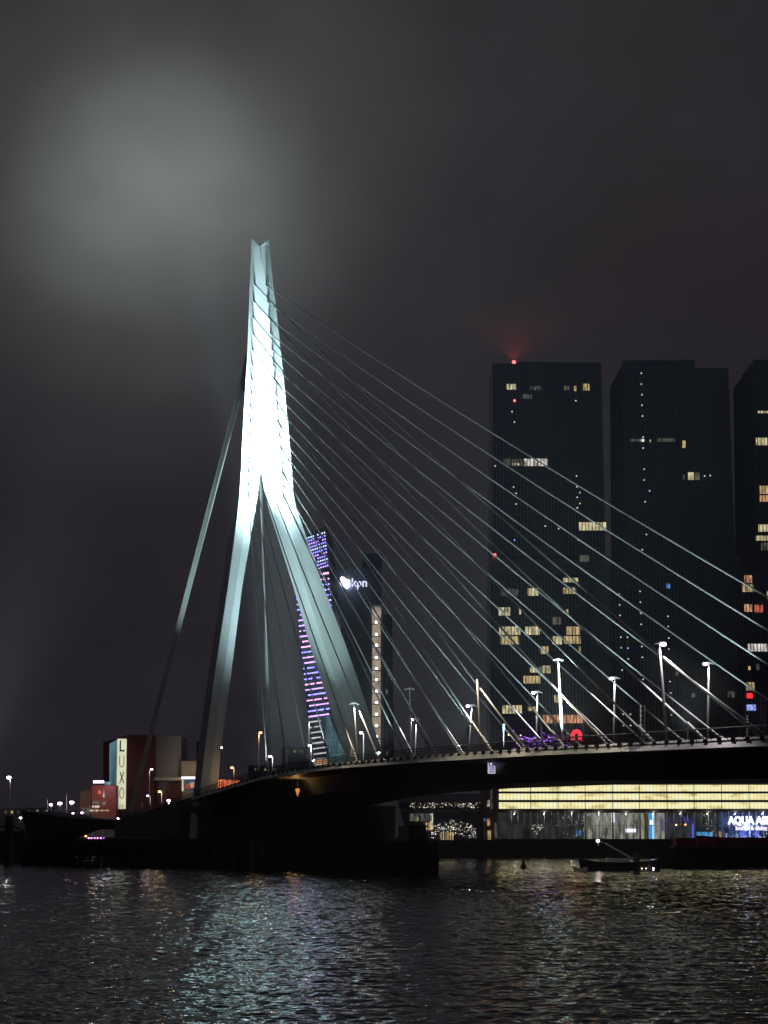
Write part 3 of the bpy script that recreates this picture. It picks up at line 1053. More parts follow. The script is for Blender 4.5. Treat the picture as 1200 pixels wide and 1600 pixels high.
for r_, m_ in (((999.6, 1007, 686, 690.6), 'white'), ((1015, 1017, 687, 691), 'yellow'), ((1026.7, 1055, 685, 690.6), 'dim'), ((984, 1000, 686, 690), 'dim')):
    window(r_, TY + 1, m_, t2)
for r_, m_ in (((1066, 1071, 688.5, 700), 'warm'), ((1075, 1084, 738, 750), 'yellow'), ((1085, 1093, 738, 750), 'dim'), ((1067, 1070, 742, 750), 'dim')):
    window(r_, TY + 4, m_, t2)
for r_, m_ in (((1041, 1047, 912, 919.6), 'blue_room'), ((1054, 1061, 1048, 1056), 'dim')):
    window(r_, TY + 3, m_, t2)
for r_, m_ in (((1137, 1148, 1080, 1090), 'dim'), ((1080, 1086, 1083, 1090), 'dim')):
    window(r_, TY + 5, m_, t2)
cl = [(1002, 583, 'w'), (1002, 600, 'g'), (1003, 616.7, 'w'), (1003, 633, 'w'), (1004, 650, 'w'), (1005, 683, 'w'), (1005, 700, 'w'), (1006.5, 733, 'g'), (1006.5, 750, 'g'), (1015, 767, 'b'), (1008, 784, 'w'), (1010, 835, 'w'), (1003.5, 859, 'w')]
for x, y, c in cl:
    dot(x, y, TY + 1, dots_m[c], t2)
cl = [(967.5 + .038 * (y - 928), y, 'g' if y in (928, 1012) else 'w') for y in (928, 945, 961.5, 978.5, 995.5, 1012, 1030, 1047)]
cl += [(1000 + .035 * (y - 924), y, 'w') for y in (924, 941, 958, 975.5, 997, 1010, 1027, 1061.5)]
cl += [(980.5, 995.5, 'w'), (981, 1012.7, 'b'), (981.6, 1029.7, 'w'), (973.6, 1116, 'w'), (985, 1116, 'w'), (974.2, 1133.5, 'g'), (985.3, 1133.5, 'w')]
cl += [(1043.6, 963, 'w'), (1044, 979, 'g'), (1045, 997, 'w'), (1045, 1014, 'w'), (1047, 1065, 'w'), (1048, 1083, 'w'), (1049, 1117, 'g')]
for x, y, c in cl:
    dot(x, y, TY + 3, dots_m[c], t2)
for x, y in ((1101, 743.7), (1109.7, 743)):
    dot(x, y, TY + 4, 'dot_white', t2)
# --- right tower
t3 = thing('tower', 'dark tower cut by the right edge, many lit rooms', 'tower', P(1210, 1300, TY + 14), 'dark ribbed towers on the far quay')
wall_prism([(1178, 562), (1290, 562), (1294, 868), (1180, 868)], TY + 2, 26, 'upper_block', M['glass_dk'], t3)
fins(1179, 1292, 562, 868, TY + 2, t3)
floors(1179, 1292, 562, 868, TY + 2, t3)
k = MB()
k.prism([P(1146, 607, TY + 11), P(1178, 563, TY + 2.05), P(1180, 868, TY + 2.05), P(1149, 868, TY + 11)], (4, 14, 0))
fixn(k.obj('chamfer_face', M['glass_dk2'], t3))
wall_prism([(1157, 868.3), (1300, 868.3), (1306, 1310), (1160, 1310)], TY + 4, 26, 'lower_block', M['glass_dk'], t3)
fins(1158, 1302, 868, 1310, TY + 4, t3)
floors(1158, 1302, 868, 1310, TY + 4, t3)
for r_, m_ in (((1184, 1206, 642, 646), 'yellow'), ((1181, 1212, 684, 696), 'yellow'), ((1187, 1215, 759, 772), 'warm'), ((1187, 1210, 774, 784), 'orange'), ((1185, 1212, 819.5, 831), 'yellow'), ((1181, 1212, 837, 845), 'yellow'), ((1189, 1208, 848, 860), 'dim')):
    window(r_, TY + 2, m_, t3)
for r_, m_ in (((1163, 1175, 899, 911), 'orange'), ((1159, 1177, 913, 925), 'warm'), ((1163, 1175, 944, 956), 'orange'), ((1179, 1192, 945, 957), 'redroom'), ((1167, 1212, 1006, 1018), 'white'), ((1169, 1173, 1041, 1047), 'warm'), ((1182, 1186, 1037, 1047), 'dim'), ((1166, 1179, 1066, 1079), 'warm'), ((1198, 1212, 924, 936), 'warm')):
    window(r_, TY + 4, m_, t3)
rect(1167, 1176, 1083, 1091, TY + 3, 0.2).obj('sign', M['sign_red'], t3, 'small red lit sign')
rect(1167, 1181, 1101, 1110, TY + 3, 0.2).obj('sign', lit_mat('blue_sign_face', (0.1, 0.2, 1.0), (0.5, 0.6, 1.0), 1.6, 1.2, 1.2), t3, 'blue and white lit sign')

# --- terrace trees with violet fairy lights
def fairy_tree(px, Y, h, wid, label, lights=True):
    base = Vector((P(px, 1160, Y).x, Y, tz))
    o = thing('tree', label, 'tree', base, 'small trees on the roof terrace')
    k = MB()
    k.tube([base, base + Vector((0.1, 0, h * .45)), base + Vector((0, 0.1, h * .75))], [0.2, 0.14, 0.06], 6)
    for j in range(7):
        t = j * 2.4
        a = base + Vector((0, 0, h * (.35 + .06 * j)))
        k.tube([a, a + Vector((math.cos(t) * wid * .3, math.sin(t) * wid * .3, h * .22)), a + Vector((math.cos(t) * wid * .45, math.sin(t) * wid * .45, h * .38))], [0.07, 0.045, 0.02], 4)
    k.obj('trunk', M['bark'], o)
    k, q = MB(), MB()
    for j in range(320):
        t, rr, zz = random.random() * 6.28, math.sqrt(random.random()), random.random()
        env = math.sin(math.pi * min(1, .15 + .85 * zz)) ** .6
        c = base + Vector((math.cos(t) * rr * wid * .5 * env, math.sin(t) * rr * wid * .5 * env, h * (.34 + .66 * zz)))
        n_ = Vector((random.uniform(-1, 1), random.uniform(-1, 1), random.uniform(-1, 1))).normalized()
        a = n_.orthogonal().normalized() * .26
        b2 = n_.cross(a)
        if j % 3:
            k.add([c - a, c + b2, c + a, c - b2], [(0, 1, 2, 3)])
        else:
            q.ball(c, random.choice((.06, .08, .11)), 5, 3)
    k.obj('crown', M['leaf'], o)
    if lights:
        q.obj('fairy_lights', M['fairy_purple'], o, stuff=True)
    return o


for px, h, wd, lab in ((812, 5.5, 5, 'low terrace tree with violet lights, leftmost of the row'), (830, 7, 6, 'terrace tree with violet lights behind the glowing lamp mast'), (849, 8.5, 6.5, 'tallest terrace tree with violet lights below the orange windows'), (868, 8, 6, 'terrace tree with violet lights beside the leaning mast'), (886, 5.5, 4.5, 'smallest terrace tree with violet lights, next to the red sign')):
    fairy_tree(px, TY - 8, h, wd, lab)
for j, (px, py, mm, lab) in enumerate(((802, 1142, 'fairy_purple', 'violet globe lamp on the terrace'), (795, 1148, 'lens_orange', 'orange globe lamp at the left of the terrace'), (813.5, 1149, 'fairy_white', 'warm globe lamp before the terrace trees'), (878.5, 1145.5, 'fairy_white', 'white globe lamp left of the red sign'), (887, 1145, 'lens_orange', 'small amber globe lamp touching the red sign'))):
    p = P(px, py, TY - 12)
    o = thing('globe_lamp', lab, 'lamp', Vector((p.x, p.y, tz)), 'globe lamps on the roof terrace')
    k = MB()
    k.ball(p, 0.26, 6, 4)
    k.obj('globe', M[mm], o)
    k = MB()
    k.tube([Vector((p.x, p.y, tz)), p], 0.05, 5)
    k.obj('post', M['pole'], o)
# low violet lamps along the terrace edge
o = thing('light_string', 'row of violet lamps along the terrace edge under the trees', 'light string', P(850, 1158, TY - 13))
k = MB()
for j in range(46):
    px = 812 + 72 * (j + random.random()) / 46
    k.ball(P(px, 1154 + random.uniform(-3, 4), TY - 13), random.choice((.12, .18, .22)), 5, 4)
k.obj('bulbs', M['fairy_purple'], o, stuff=True)
for j in range(8):
    k = MB()
    p = P(820 + j * 8.5, 1158, TY - 13)
    k.tube([Vector((p.x, p.y, tz)), p + Vector((0, 0, .8))], 0.05, 4)
    k.obj('post', M['steel_dark'], o)
point('terrace_light', P(850, 1150, TY - 16), 300, (0.5, 0.2, 1.0), 1.0)

# red sign: a bold rounded n with a small ring
o = thing('sign', 'bold red glowing letter sign with small ring beside the terrace trees', 'sign', Vector((P(902, 1160, TY - 12).x, TY - 12, tz)))
rs_, Yn = [], TY - 12
k = MB()
pth = [(895.5, 1157), (895.5, 1146.5), (897, 1143.5), (901, 1142.5), (905, 1143.8), (906.5, 1147), (906.5, 1156)]
k.tube([P(x, y, Yn) for x, y in pth], 0.62, 7)
k.obj('letter', M['sign_red'], o)
k = MB()
k.tube([P(909 + 1.6 * math.cos(t), 1156.5 + 1.6 * math.sin(t), Yn) for t in np.linspace(0, 6.283, 9)], 0.12, 5)
k.obj('ring', M['sign_red'], o)
k = MB()
for x in (895.5, 906.5):
    p = P(x, 1156, Yn + .3)
    k.tube([Vector((p.x, p.y, tz)), p], 0.12, 5)
k.obj('support', M['steel_dark'], o)

# ================================================================== GLASS BUILDING ON THE QUAY
GY = 655.0
gb = thing('quay_building', 'long low building with three glowing yellow bands above glass shopfronts', 'building', P(1000, 1312, GY + 10))
def zof(py, Y):
    return P(600, py, Y).z
x0, x1 = P(779, 1240, GY).x, P(1420, 1240, GY).x
z = {y: zof(y, GY) for y in (1196, 1223, 1237.5, 1239.5, 1250.5, 1253.2, 1264.5, 1268, 1312)}
k = MB()
k.bx(x0 - 4, x1, GY + 9, GY + 28, 4.6, zof(1200, GY))
k.obj('back_wall', M['spandrel'], gb)
k = MB()
k.bx(x0 - .5, x1, GY - 0.2, GY + 9, zof(1224, GY), zof(1205, GY))
k.obj('parapet', M['spandrel'], gb)
lum = bpy.data.materials.new('luminous_glass')
lum.use_nodes = True
nt = lum.node_tree
b = nt.nodes['Principled BSDF']
b.inputs['Base Color'].default_value = (0.2, 0.2, 0.15, 1)
tc = nt.nodes.new('ShaderNodeTexCoord')
geo = nt.nodes.new('ShaderNodeNewGeometry')
nz = nt.nodes.new('ShaderNodeTexNoise')
nz.inputs['Scale'].default_value = 0.22
nz.inputs['Detail'].default_value = 3
mp = nt.nodes.new('ShaderNodeMapping')
mp.inputs['Scale'].default_value = (1.0, 1.0, 2.2)
nt.links.new(geo.outputs['Position'], mp.inputs['Vector'])
nt.links.new(mp.outputs[0], nz.inputs['Vector'])
cr = nt.nodes.new('ShaderNodeValToRGB')
cr.color_ramp.elements[0].position = 0.30
cr.color_ramp.elements[0].color = (0.48, 0.40, 0.17, 1)
cr.color_ramp.elements[1].position = 0.46
cr.color_ramp.elements[1].color = (0.96, 0.86, 0.44, 1)
e = cr.color_ramp.elements.new(0.7)
e.color = (0.93, 0.92, 0.62, 1)
nt.links.new(nz.outputs['Fac'], cr.inputs[0])
wv = nt.nodes.new('ShaderNodeTexWave')
wv.wave_type, wv.bands_direction, wv.wave_profile = 'BANDS', 'X', 'SIN'
wv.inputs['Scale'].default_value = 0.31
wv.inputs['Distortion'].default_value = 0.0
nt.links.new(geo.outputs['Position'], wv.inputs['Vector'])
mr = nt.nodes.new('ShaderNodeMapRange')
mr.inputs[1].default_value, mr.inputs[2].default_value, mr.inputs[3].default_value, mr.inputs[4].default_value = 0.0, 0.35, 0.85, 1.2
nt.links.new(wv.outputs['Fac'], mr.inputs[0])
nt.links.new(cr.outputs[0], b.inputs['Emission Color'])
nt.links.new(mr.outputs[0], b.inputs['Emission Strength'])
lum.cycles.emission_sampling = 'FRONT'
M['lum'] = lum
xs = [x0]
px_j = [779, 829, 872, 914.5, 957, 999.5, 1042]
bays = [P(p, 1245, GY).x for p in px_j]
while bays[-1] < x1 - 4:
    bays.append(bays[-1] + 7.73)
for (ya, yb_) in ((1226.3, 1236.5), (1240, 1249.7), (1253.6, 1263.6)):
    za, zb = zof(yb_, GY), zof(ya, GY)
    for i in range(len(bays) - 1):
        k = MB()
        k.bx(bays[i] + .1, bays[i + 1] - .1, GY + 0.05, GY + 0.2, za, zb)
        k.obj('light_panel', M['lum'], gb)
for (ya, yb_) in ((1236.7, 1239.8), (1249.9, 1253.4), (1263.8, 1268.2)):
    k = MB()
    k.bx(x0 - .3, x1, GY - 0.35, GY + 0.6, zof(yb_, GY), zof(ya, GY))
    k.obj('sunshade', M['spandrel'], gb)
# ground floor
zg0, zg1 = 4.65, zof(1268.2, GY)
sf = lit_mat('shop_interior_dim', (0.50, 0.46, 0.40), (0.30, 0.33, 0.36), 0.13, 0.7, 0.2, lo=0.10)
sb_ = lit_mat('shop_interior_warm', (0.85, 0.74, 0.52), (0.62, 0.58, 0.55), 0.75, 0.9, 0.25, lo=0.2)
sbl = lit_mat('shop_interior_blue', (0.06, 0.12, 0.55), (0.10, 0.22, 0.50), 0.7, 0.8, 0.5, lo=0.1)
for i in range(len(bays) - 1):
    pxm = 600 + (bays[i] + bays[i + 1]) / 2 / GY * F_PX
    mm = sb_ if 915 < pxm < 1018 else (sbl if pxm > 1130 or 1018 <= pxm < 1043 else sf)
    k = MB()
    k.bx(bays[i] + .05, bays[i + 1] - .05, GY + 6.0, GY + 6.3, zg0, zg1)
    k.obj('shop_wall', mm, gb)
k = MB()
k.bx(x0, x1, GY + .3, GY + 6, zg1 - .3, zg1 - .05)
k.obj('soffit', M['spandrel'], gb)
mull = MB()
mull.bx(-.07, .07, -.12, .12, 0, zg1 - zg0)
colm = MB()
colm.bx(-.22, .22, -.25, .25, 0, zg1 - zg0)
pane = MB()
pw = 7.73 / 4
pane.bx(-pw / 2 + .08, pw / 2 - .08, -.015, .015, 0, (zg1 - zg0) / 2 - .1)
gm = bpy.data.materials.new('shop_glass')
gm.use_nodes = True
nt = gm.node_tree
nt.nodes.remove(nt.nodes['Principled BSDF'])
tr, gl, mxs = nt.nodes.new('ShaderNodeBsdfTransparent'), nt.nodes.new('ShaderNodeBsdfGlossy'), nt.nodes.new('ShaderNodeMixShader')
gl.inputs['Roughness'].default_value = 0.03
gl.inputs['Color'].default_value = (.8, .9, 1, 1)
tr.inputs['Color'].default_value = (.85, .9, .92, 1)
mxs.inputs[0].default_value = 0.10
nt.links.new(tr.outputs[0], mxs.inputs[1])
nt.links.new(gl.outputs[0], mxs.inputs[2])
nt.links.new(mxs.outputs[0], nt.nodes['Material Output'].inputs['Surface'])
lightgrey = mat('mullion_grey', (0.6, 0.6, 0.6), 0.4)
pm, pc, pp = mull.obj('mullion', lightgrey), colm.obj('column', lightgrey), pane.obj('pane', gm)
protos = {'mullion': pm, 'column': pc, 'pane': pp}
used = set()


def place(nm, x, y, zz):
    src = protos[nm]
    o_ = src if nm not in used else src.copy()
    if nm in used:
        COL.objects.link(o_)
    used.add(nm)
    o_.parent = gb
    o_.location = Vector((x, y, zz)) - gb.location
    return o_


for i in range(len(bays) - 1):
    place('column', bays[i], GY + .3, zg0)
    n = 4 if i else 5
    for j in range(n):
        xa = bays[i] + (bays[i + 1] - bays[i]) * j / n
        if j:
            place('mullion', xa, GY + .3, zg0)
        xm = bays[i] + (bays[i + 1] - bays[i]) * (j + .5) / n
        place('pane', xm, GY + .3, zg0 + .08)
        place('pane', xm, GY + .3, zg0 + (zg1 - zg0) / 2 + .05)
k = MB()
k.bx(x0, x1, GY + .22, GY + .38, (zg0 + zg1) / 2 - .06, (zg0 + zg1) / 2 + .06)
k.obj('transom', lightgrey, gb)
k = MB()
k.bx(x0 - 2, x1, GY - 3, GY + .2, 4.62, 4.95)
k.obj('plinth_step', M['concrete'], gb)
# downlights added under the lowest sunshade to brighten the mullions
for i in range(0, len(bays) - 1):
    k = MB()
    c = Vector(((bays[i] + bays[i + 1]) / 2, GY - .25, zg1 - .12))
    k.box(c, (.5, .2, .12))
    k.obj('added_downlight', M['fairy_white'], gb)
    if bays[i] / GY * F_PX + 600 < 1230:
        point('added_downlight_beam', c + Vector((0, -.9, -.5)), 90, (1.0, .9, .75), .15)
# things in the shopfronts
Yi = GY + 2.5
for r_, m_, nm, lab in (((977.5, 993.5, 1295, 1300.5), 'sign_white', 'sign', 'white oblong lit sign'), ((955.5, 960, 1269.5, 1285), 'sign_white', 'sign', 'tall white lit sign by a column'), ((981.5, 985.5, 1284, 1300), 'white', 'light_panel', None), ((986.5, 990.5, 1284, 1293), 'white', 'light_panel', None),
                        ((1015, 1018.5, 1270, 1311), 'sign_cyan', 'light_strip', 'wide blue light strip'), ((1019.8, 1022, 1271, 1311), 'led_ice', 'light_strip', 'bright cyan light strip'), ((1015.5, 1021.5, 1281.5, 1288.5), 'sign_white', 'sign', 'square white lit sign on the blue strip'), ((1081.5, 1086.5, 1287, 1311), 'sign_blue', 'light_strip', 'violet blue light strip'),
                        ((1157, 1166, 1296, 1311), 'sign_blue', 'light_strip', None), ((1179, 1186, 1299, 1311), 'sign_blue', 'light_strip', None), ((1123.5, 1130, 1299, 1311), 'orange', 'lit_figure', None), ((900, 908, 1297, 1306), 'blue_room', 'screen', None),
                        ((1003, 1006, 1271, 1311), 'yellow', 'light_panel', None), ((1007, 1013, 1271, 1311), 'dim', 'light_panel', None)):
    Yk = Yi - (0.4 if m_ == 'sign_white' else 0) - (0.2 if m_ == 'led_ice' else 0)
    rect(*r_, Yk).obj(nm, M[m_], gb, lab)
rect(1089, 1113.5, 1300, 1311, Yi).obj('screen', lit_mat('cyan_screen', (0.02, 0.35, 0.95), (0.25, 0.75, 1.0), 1.2, 1.6, 2.0, lo=0.4), gb, 'cyan lit screen')
q1, q2, q3 = MB(), MB(), MB()
for j in range(60):
    px, py = random.uniform(1034, 1062) if j % 2 else random.uniform(1028, 1042), random.uniform(1275, 1296)
    q1.ball(P(px, py, Yi), random.uniform(.05, .12), 5, 4)
for j in range(50):
    q1.ball(P(random.uniform(1064, 1082), random.uniform(1276, 1287), Yi), random.uniform(.05, .12), 5, 4)
for j in range(60):
    q2.ball(P(random.uniform(1133, 1200), random.uniform(1302, 1311), Yi - .5), random.uniform(.06, .18), 5, 4)
for j in range(26):
    q2.ball(P(random.uniform(830, 850), random.uniform(1287, 1303), Yi), random.uniform(.08, .18), 5, 4)
for j in range(80):
    q2.ball(P(random.choice((random.uniform(868, 916), random.uniform(918, 950), random.uniform(1100, 1120))), random.uniform(1272, 1308), Yi), random.uniform(.05, .14), 5, 4)
q1.obj('blue_fairy_lights', glow('fairy_blue', (.12, .12, 1), 1.3), gb, stuff=True)
q2.obj('table_lights', M['fairy_white'], gb, stuff=True)
for px, py in ((1056.5, 1289), (1071, 1288.5)):
    k = MB()
    k.ball(P(px, py, Yi), .28, 6, 4)
    k.obj('hanging_lamp', M['lens_orange'], gb)
sg = thing('restaurant_sign', 'glowing white AQUA ASIA lettering on the blue lit shopfront', 'sign', P(1172, 1285, GY - .4))
text_mesh('lettering', 'AQUA ASIA', 2.05, P(1174, 1282.4, GY - .35), glow('aqua_letters', (.86, .82, 1.0), 2.6), sg, width=(1210 - 1137) / F_PX * GY, depth=0.12, bold=0.15)
text_mesh('small_lettering', 'lounge & dining', 1.15, P(1174, 1294, GY - .35), glow('aqua_letters_small', (.86, .82, 1.0), 1.3), sg, width=(1198 - 1149) / F_PX * GY, depth=0.1, bold=0.09)
k = MB()
for py in (1288.6, 1297.5):
    k.tube([P(1136, py, GY - .25), P(1214, py, GY - .25)], 0.05, 4)
for px in (1137, 1172, 1213):
    k.tube([P(px, 1298, GY - .2), P(px, 1274, GY - .2)], 0.06, 4)
k.obj('frame', M['spandrel'], sg)
point('restaurant_light', P(1170, 1292, GY - 2.0), 1100, (.35, .45, 1.0), .8)

# --- dark hall left of it, with its entrance column
hl = thing('glass_hall', 'dark glass hall under the deck with sparkling light garlands', 'building', P(700, 1312, GY + 12))
xa, xb = P(622, 1280, GY).x, P(757, 1280, GY).x
k = MB()
k.bx(xa, xb, GY + 9, GY + 24, 4.6, zof(1240, GY))
k.obj('rear_wall', M['glass_dk2'], hl)
k = MB()
k.bx(xa, xb, GY + 0.2, GY + 9, zof(1254, GY), zof(1242, GY))
k.obj('canopy', M['core'], hl)
k = MB()
k.bx(xa, xb, GY + 0.0, GY + 9, zof(1268, GY), zof(1264.5, GY))
k.obj('canopy', M['core'], hl)
k = MB()
for j in range(24):
    px = 640 + j * 5.0
    up = j % 2
    k.tube([P(px, 1254.5 if up else 1262, GY + .8), P(px + 5, 1262 if up else 1254.5, GY + .8)], .09, 4)
k.obj('roof_truss', lightgrey, hl)
q = MB()
for j in range(90):
    px = random.uniform(641, 756)
    q.ball(P(px, random.uniform(1254, 1262.5), GY + .5), random.choice((.05, .07, .1, .14)) * (1.0 + .6 * (px > 730)), 5, 4)
q.obj('truss_lights', M['fairy_white'], hl, stuff=True)
q = MB()
for j in range(240):
    t = random.random()
    px = 672 + 72 * t
    arch = 1282 + 26 * abs(t - .5) ** 1.4 + random.uniform(0, 22)
    q.ball(P(px, min(arch, 1309), GY + 3 + random.uniform(-1, 2)), random.choice((.05, .06, .09, .14)), 5, 4)
q.obj('garland_lights', M['fairy_white'], hl, stuff=True)
for px in (689.5, 693, 696.5, 700, 704, 707.5):
    k = MB()
    a = P(px, 1311, GY + 2)
    k.bx(a.x - .16, a.x + .16, GY + 2, GY + 2.3, 4.6, zof(1300, GY))
    k.obj('lit_pillar', M['warm'], hl)
for r_, m_ in (((640, 675, 1271, 1283), 'dim'), ((665, 676, 1285, 1297), 'warm'), ((672, 676.5, 1271, 1293), 'white'), ((651.5, 654.5, 1277, 1283), 'dot_green')):
    rect(*r_, GY + 4).obj('lit_window', M[m_], hl)
for j in range(9):
    k = MB()
    p = P(640 + j * 14, 1312, GY + .4)
    k.bx(p.x - .08, p.x + .08, GY + .4, GY + .6, 4.6, zof(1264.5, GY))
    k.obj('column', M['spandrel'], hl)
en = thing('entrance_tower', 'narrow brownish entrance column between dark hall and yellow banded building', 'building', P(767, 1312, GY + 4))
k = MB()
a, b_ = P(757.5, 1300, GY - 1).x, P(777.5, 1300, GY - 1).x
k.bx(a, b_, GY - .8, GY + 8.8, 4.6, zof(1225, GY))
k.obj('wall', mat('brown_stone', (.30, .25, .22), .6, noise=.25, scale=.6), en)
for r_, m_ in (((773, 777, 1286, 1310), 'dim'), ((761, 765.5, 1279, 1290), 'orange'), ((762, 767, 1298, 1312), 'warm'), ((761.5, 765, 1250, 1260), 'white'), ((767, 769.5, 1232, 1264), 'dim'), ((756.0, 758.8, 1279, 1283), 'blue_room')):
    rect(*r_, GY - 1.0).obj('lit_window', M[m_], en)

# ================================================================== LEANING LIGHT FACADE, OFFICE TOWER, STAIR SHAFT
KY = 700.0
lt = thing('leaning_tower', 'leaning slab tower speckled with rows of blue and pink lights', 'tower', P(510, 1300, KY + 4))
outl = [(455, 846), (507, 823), (519, 945), (527, 1040), (536, 1120), (541, 1200), (545, 1300), (498, 1300), (492, 1195), (480, 1112), (467, 990), (461.5, 935)]
k = MB()
k.prism([P(x, y, KY) for x, y in outl], (2, 6, 0))
fixn(k.obj('facade_slab', M['glass_dk'], lt))
TL = [(823, 456), (935, 463), (990, 468.5), (1112, 481.5), (1195, 493)]
TR_ = [(823, 506), (945, 517.5), (1040, 525), (1120, 513), (1160, 511), (1195, 540)]
rows = list(np.arange(842, 900, 5.2)) + list(np.arange(900, 1196, 8.35))
led_seq = ['led_violet', 'led_blue', 'led_violet', 'led_violet', 'led_blue', 'led_pink', 'led_violet']
for ri, y in enumerate(rows):
    l, r_ = lerp_tab(y, TL), lerp_tab(y, TR_)
    dense = y < 898
    if 1120 < y < 1160:
        r_ = 500 + (y - 1120) * .2
    q = MB()
    n = int((r_ - l) / (3.4 if dense else 3.1))
    for j in range(n + 1):
        px = l + 1.2 + (r_ - l - 2) * j / max(1, n)
        if random.random() < (.08 if dense else .07):
            continue
        slope = -0.32 if dense else -0.14
        py = y + (px - l) * slope + (6 if dense else 3)
        s_ = .36 if dense else random.uniform(.32, .44)
        p = P(px, py, KY - .15)
        q.box(p, (s_ * (1.0 if dense else 1.15), .2, s_))
    mm = ('led_ice' if ri % 4 == 0 else ('led_blue' if ri % 2 else 'led_violet')) if dense else random.choice(led_seq)
    if y > 1120:
        mm = 'led_white'
    q.obj('light_row', M[mm], lt, stuff=True)
k = MB()
k.prism([P(x, y, KY - .8) for x, y in ((509, 1120), (513, 1118), (541, 1182), (541, 1196), (511, 1196), (509, 1160))], (0, .6, 0))
fixn(k.obj('glass_front', lit_mat('pale_blue_glass', (.20, .42, .48), (.10, .25, .34), .55, 1.2, .35, lo=.3), lt, 'pale blue lit glass front at the foot'))
k = MB()
for j in range(12):
    px = 511 + j * 2.6
    ya = 1121 + max(0, (px - 513)) * 2.2
    if ya < 1194:
        k.tube([P(px, ya, KY - .95), P(px, 1196, KY - .95)], .07, 4)
for j in range(9):
    y = 1128 + j * 8
    k.tube([P(510, y, KY - .95), P(min(541, 513 + (y - 1118) * .44), y, KY - .95)], .06, 4)
k.obj('glazing_bars', M['spandrel'], lt)
rect(490, 512, 1186, 1194, KY - .5).obj('window', M['orange'], lt)
rect(513, 534, 1186, 1190, KY - .9).obj('window', M['dim'], lt)

of = thing('office_tower', 'dark office tower with white kpn sign and lit stair shaft', 'tower', P(565, 1300, KY + 24))
wall_prism([(512, 889), (596, 889), (599, 1300), (512, 1300)], KY + 20, 22, 'main_block', M['glass_dk2'], of)
wall_prism([(566, 865), (596.5, 865), (596.6, 888.8), (566, 888.8)], KY + 22, 18, 'roof_block', M['glass_dk'], of)
wall_prism([(598, 960), (613, 960), (617, 1300), (600, 1300)], KY + 24, 18, 'side_block', M['glass_dk'], of)
for j in range(8):
    y = 1043 + j * 19.0
    window((602.5 + j * .15, 605.5 + j * .15, y - 4, y + 4), KY + 24, 'dim', of)
dot(570, 1047, KY + 20, 'dot_white', of, .3)
# company sign
sY = KY + 19.5
lg_ = [(531.5, 903), (534, 900.2), (538, 901.8), (541, 904.5), (545, 905), (547.3, 907), (546.5, 911), (547, 914.5), (544.5, 919), (541.5, 920), (538, 917.5), (533, 916), (530.2, 913), (530.4, 909.5), (532, 906.5)]
k = MB()
k.prism([P(x, y, sY) for x, y in lg_], (0, .35, 0))
fixn(k.obj('logo', M['sign_white'], of, 'white glowing blob shaped logo'))
text_mesh('lettering', 'kpn', 2.6, P(561.5, 911, sY), glow('kpn_letters', (.72, .76, 1.0), 1.3), of, width=24 / F_PX * sY, depth=0.12, bold=0.07)
point('sign_light', P(543, 910, sY - 3.5), 900, (.8, .85, 1.0), 1.0)
# stair shaft
k = MB()
shY = KY + 16
a, b_ = P(581, 1000, shY).x, P(595.3, 1000, shY).x
zb_, zt = 5.0, zof(949, shY)
k.bx(a, b_, shY + 2.2, shY + 4, zb_, zt)
brown = lit_mat('stairwell_lit', (.55, .42, .30), (.42, .33, .24), .85, .8, .5, lo=.55)  # light of the stairwell put into the wall as its own glow
stair = k.obj('stair_shaft', brown, of, 'brown lit stair shaft in front of the tower')
ys = [972, 991, 1008, 1027.5, 1044.5, 1062, 1080, 1097.5, 1116, 1134, 1151]
for y in ys:
    k = MB()
    p = P(588.1, y, shY + 1.4)
    k.ball(p, .38, 8, 5)
    k.obj('globe', glow('stair_globe', (1.0, .95, .98), 12) if y == ys[0] else bpy.data.materials['stair_globe'], stair)
    k = MB()
    zz = zof(y + 3.2, shY)
    k.bx(a - .15, b_ + .15, shY - .2, shY + 2.2, zz - .13, zz + .13)
    k.obj('landing', M['lens_off'], stair)
    point('stair_light', p + Vector((0, -.5, 0)), 60, (1, .93, .9), .3)
for x in (a, b_):
    k = MB()
    k.bx(x - .12, x + .12, shY - .1, shY + 2.2, zb_, zt)
    k.obj('post', M['grey_panel'], stair)
k = MB()
k.bx(a - .2, b_ + .2, shY - .3, shY + 4.2, zt, zt + .8)
k.obj('cap', M['grey_panel'], stair)
point('stair_light', P(588, 958, shY - 1), 120, (1, .95, .9), .3)

# ================================================================== LEFT BANK: theatre and neighbours
LY = 800.0
th = thing('theatre', 'dark red theatre with tall lit vertical name column', 'theatre', P(205, 1300, LY + 12))
wall_prism([(197.5, 1148), (241, 1148), (241, 1300), (197.5, 1300)], LY, 26, 'wall', M['brick_red'], th)
k = MB()
k.prism([P(161, 1160, LY + 16), P(197.4, 1149, LY + .2), P(197.4, 1300, LY + .2), P(161, 1300, LY + 16)], (3, 14, 0))
fixn(k.obj('side_wall', M['brick_red'], th))
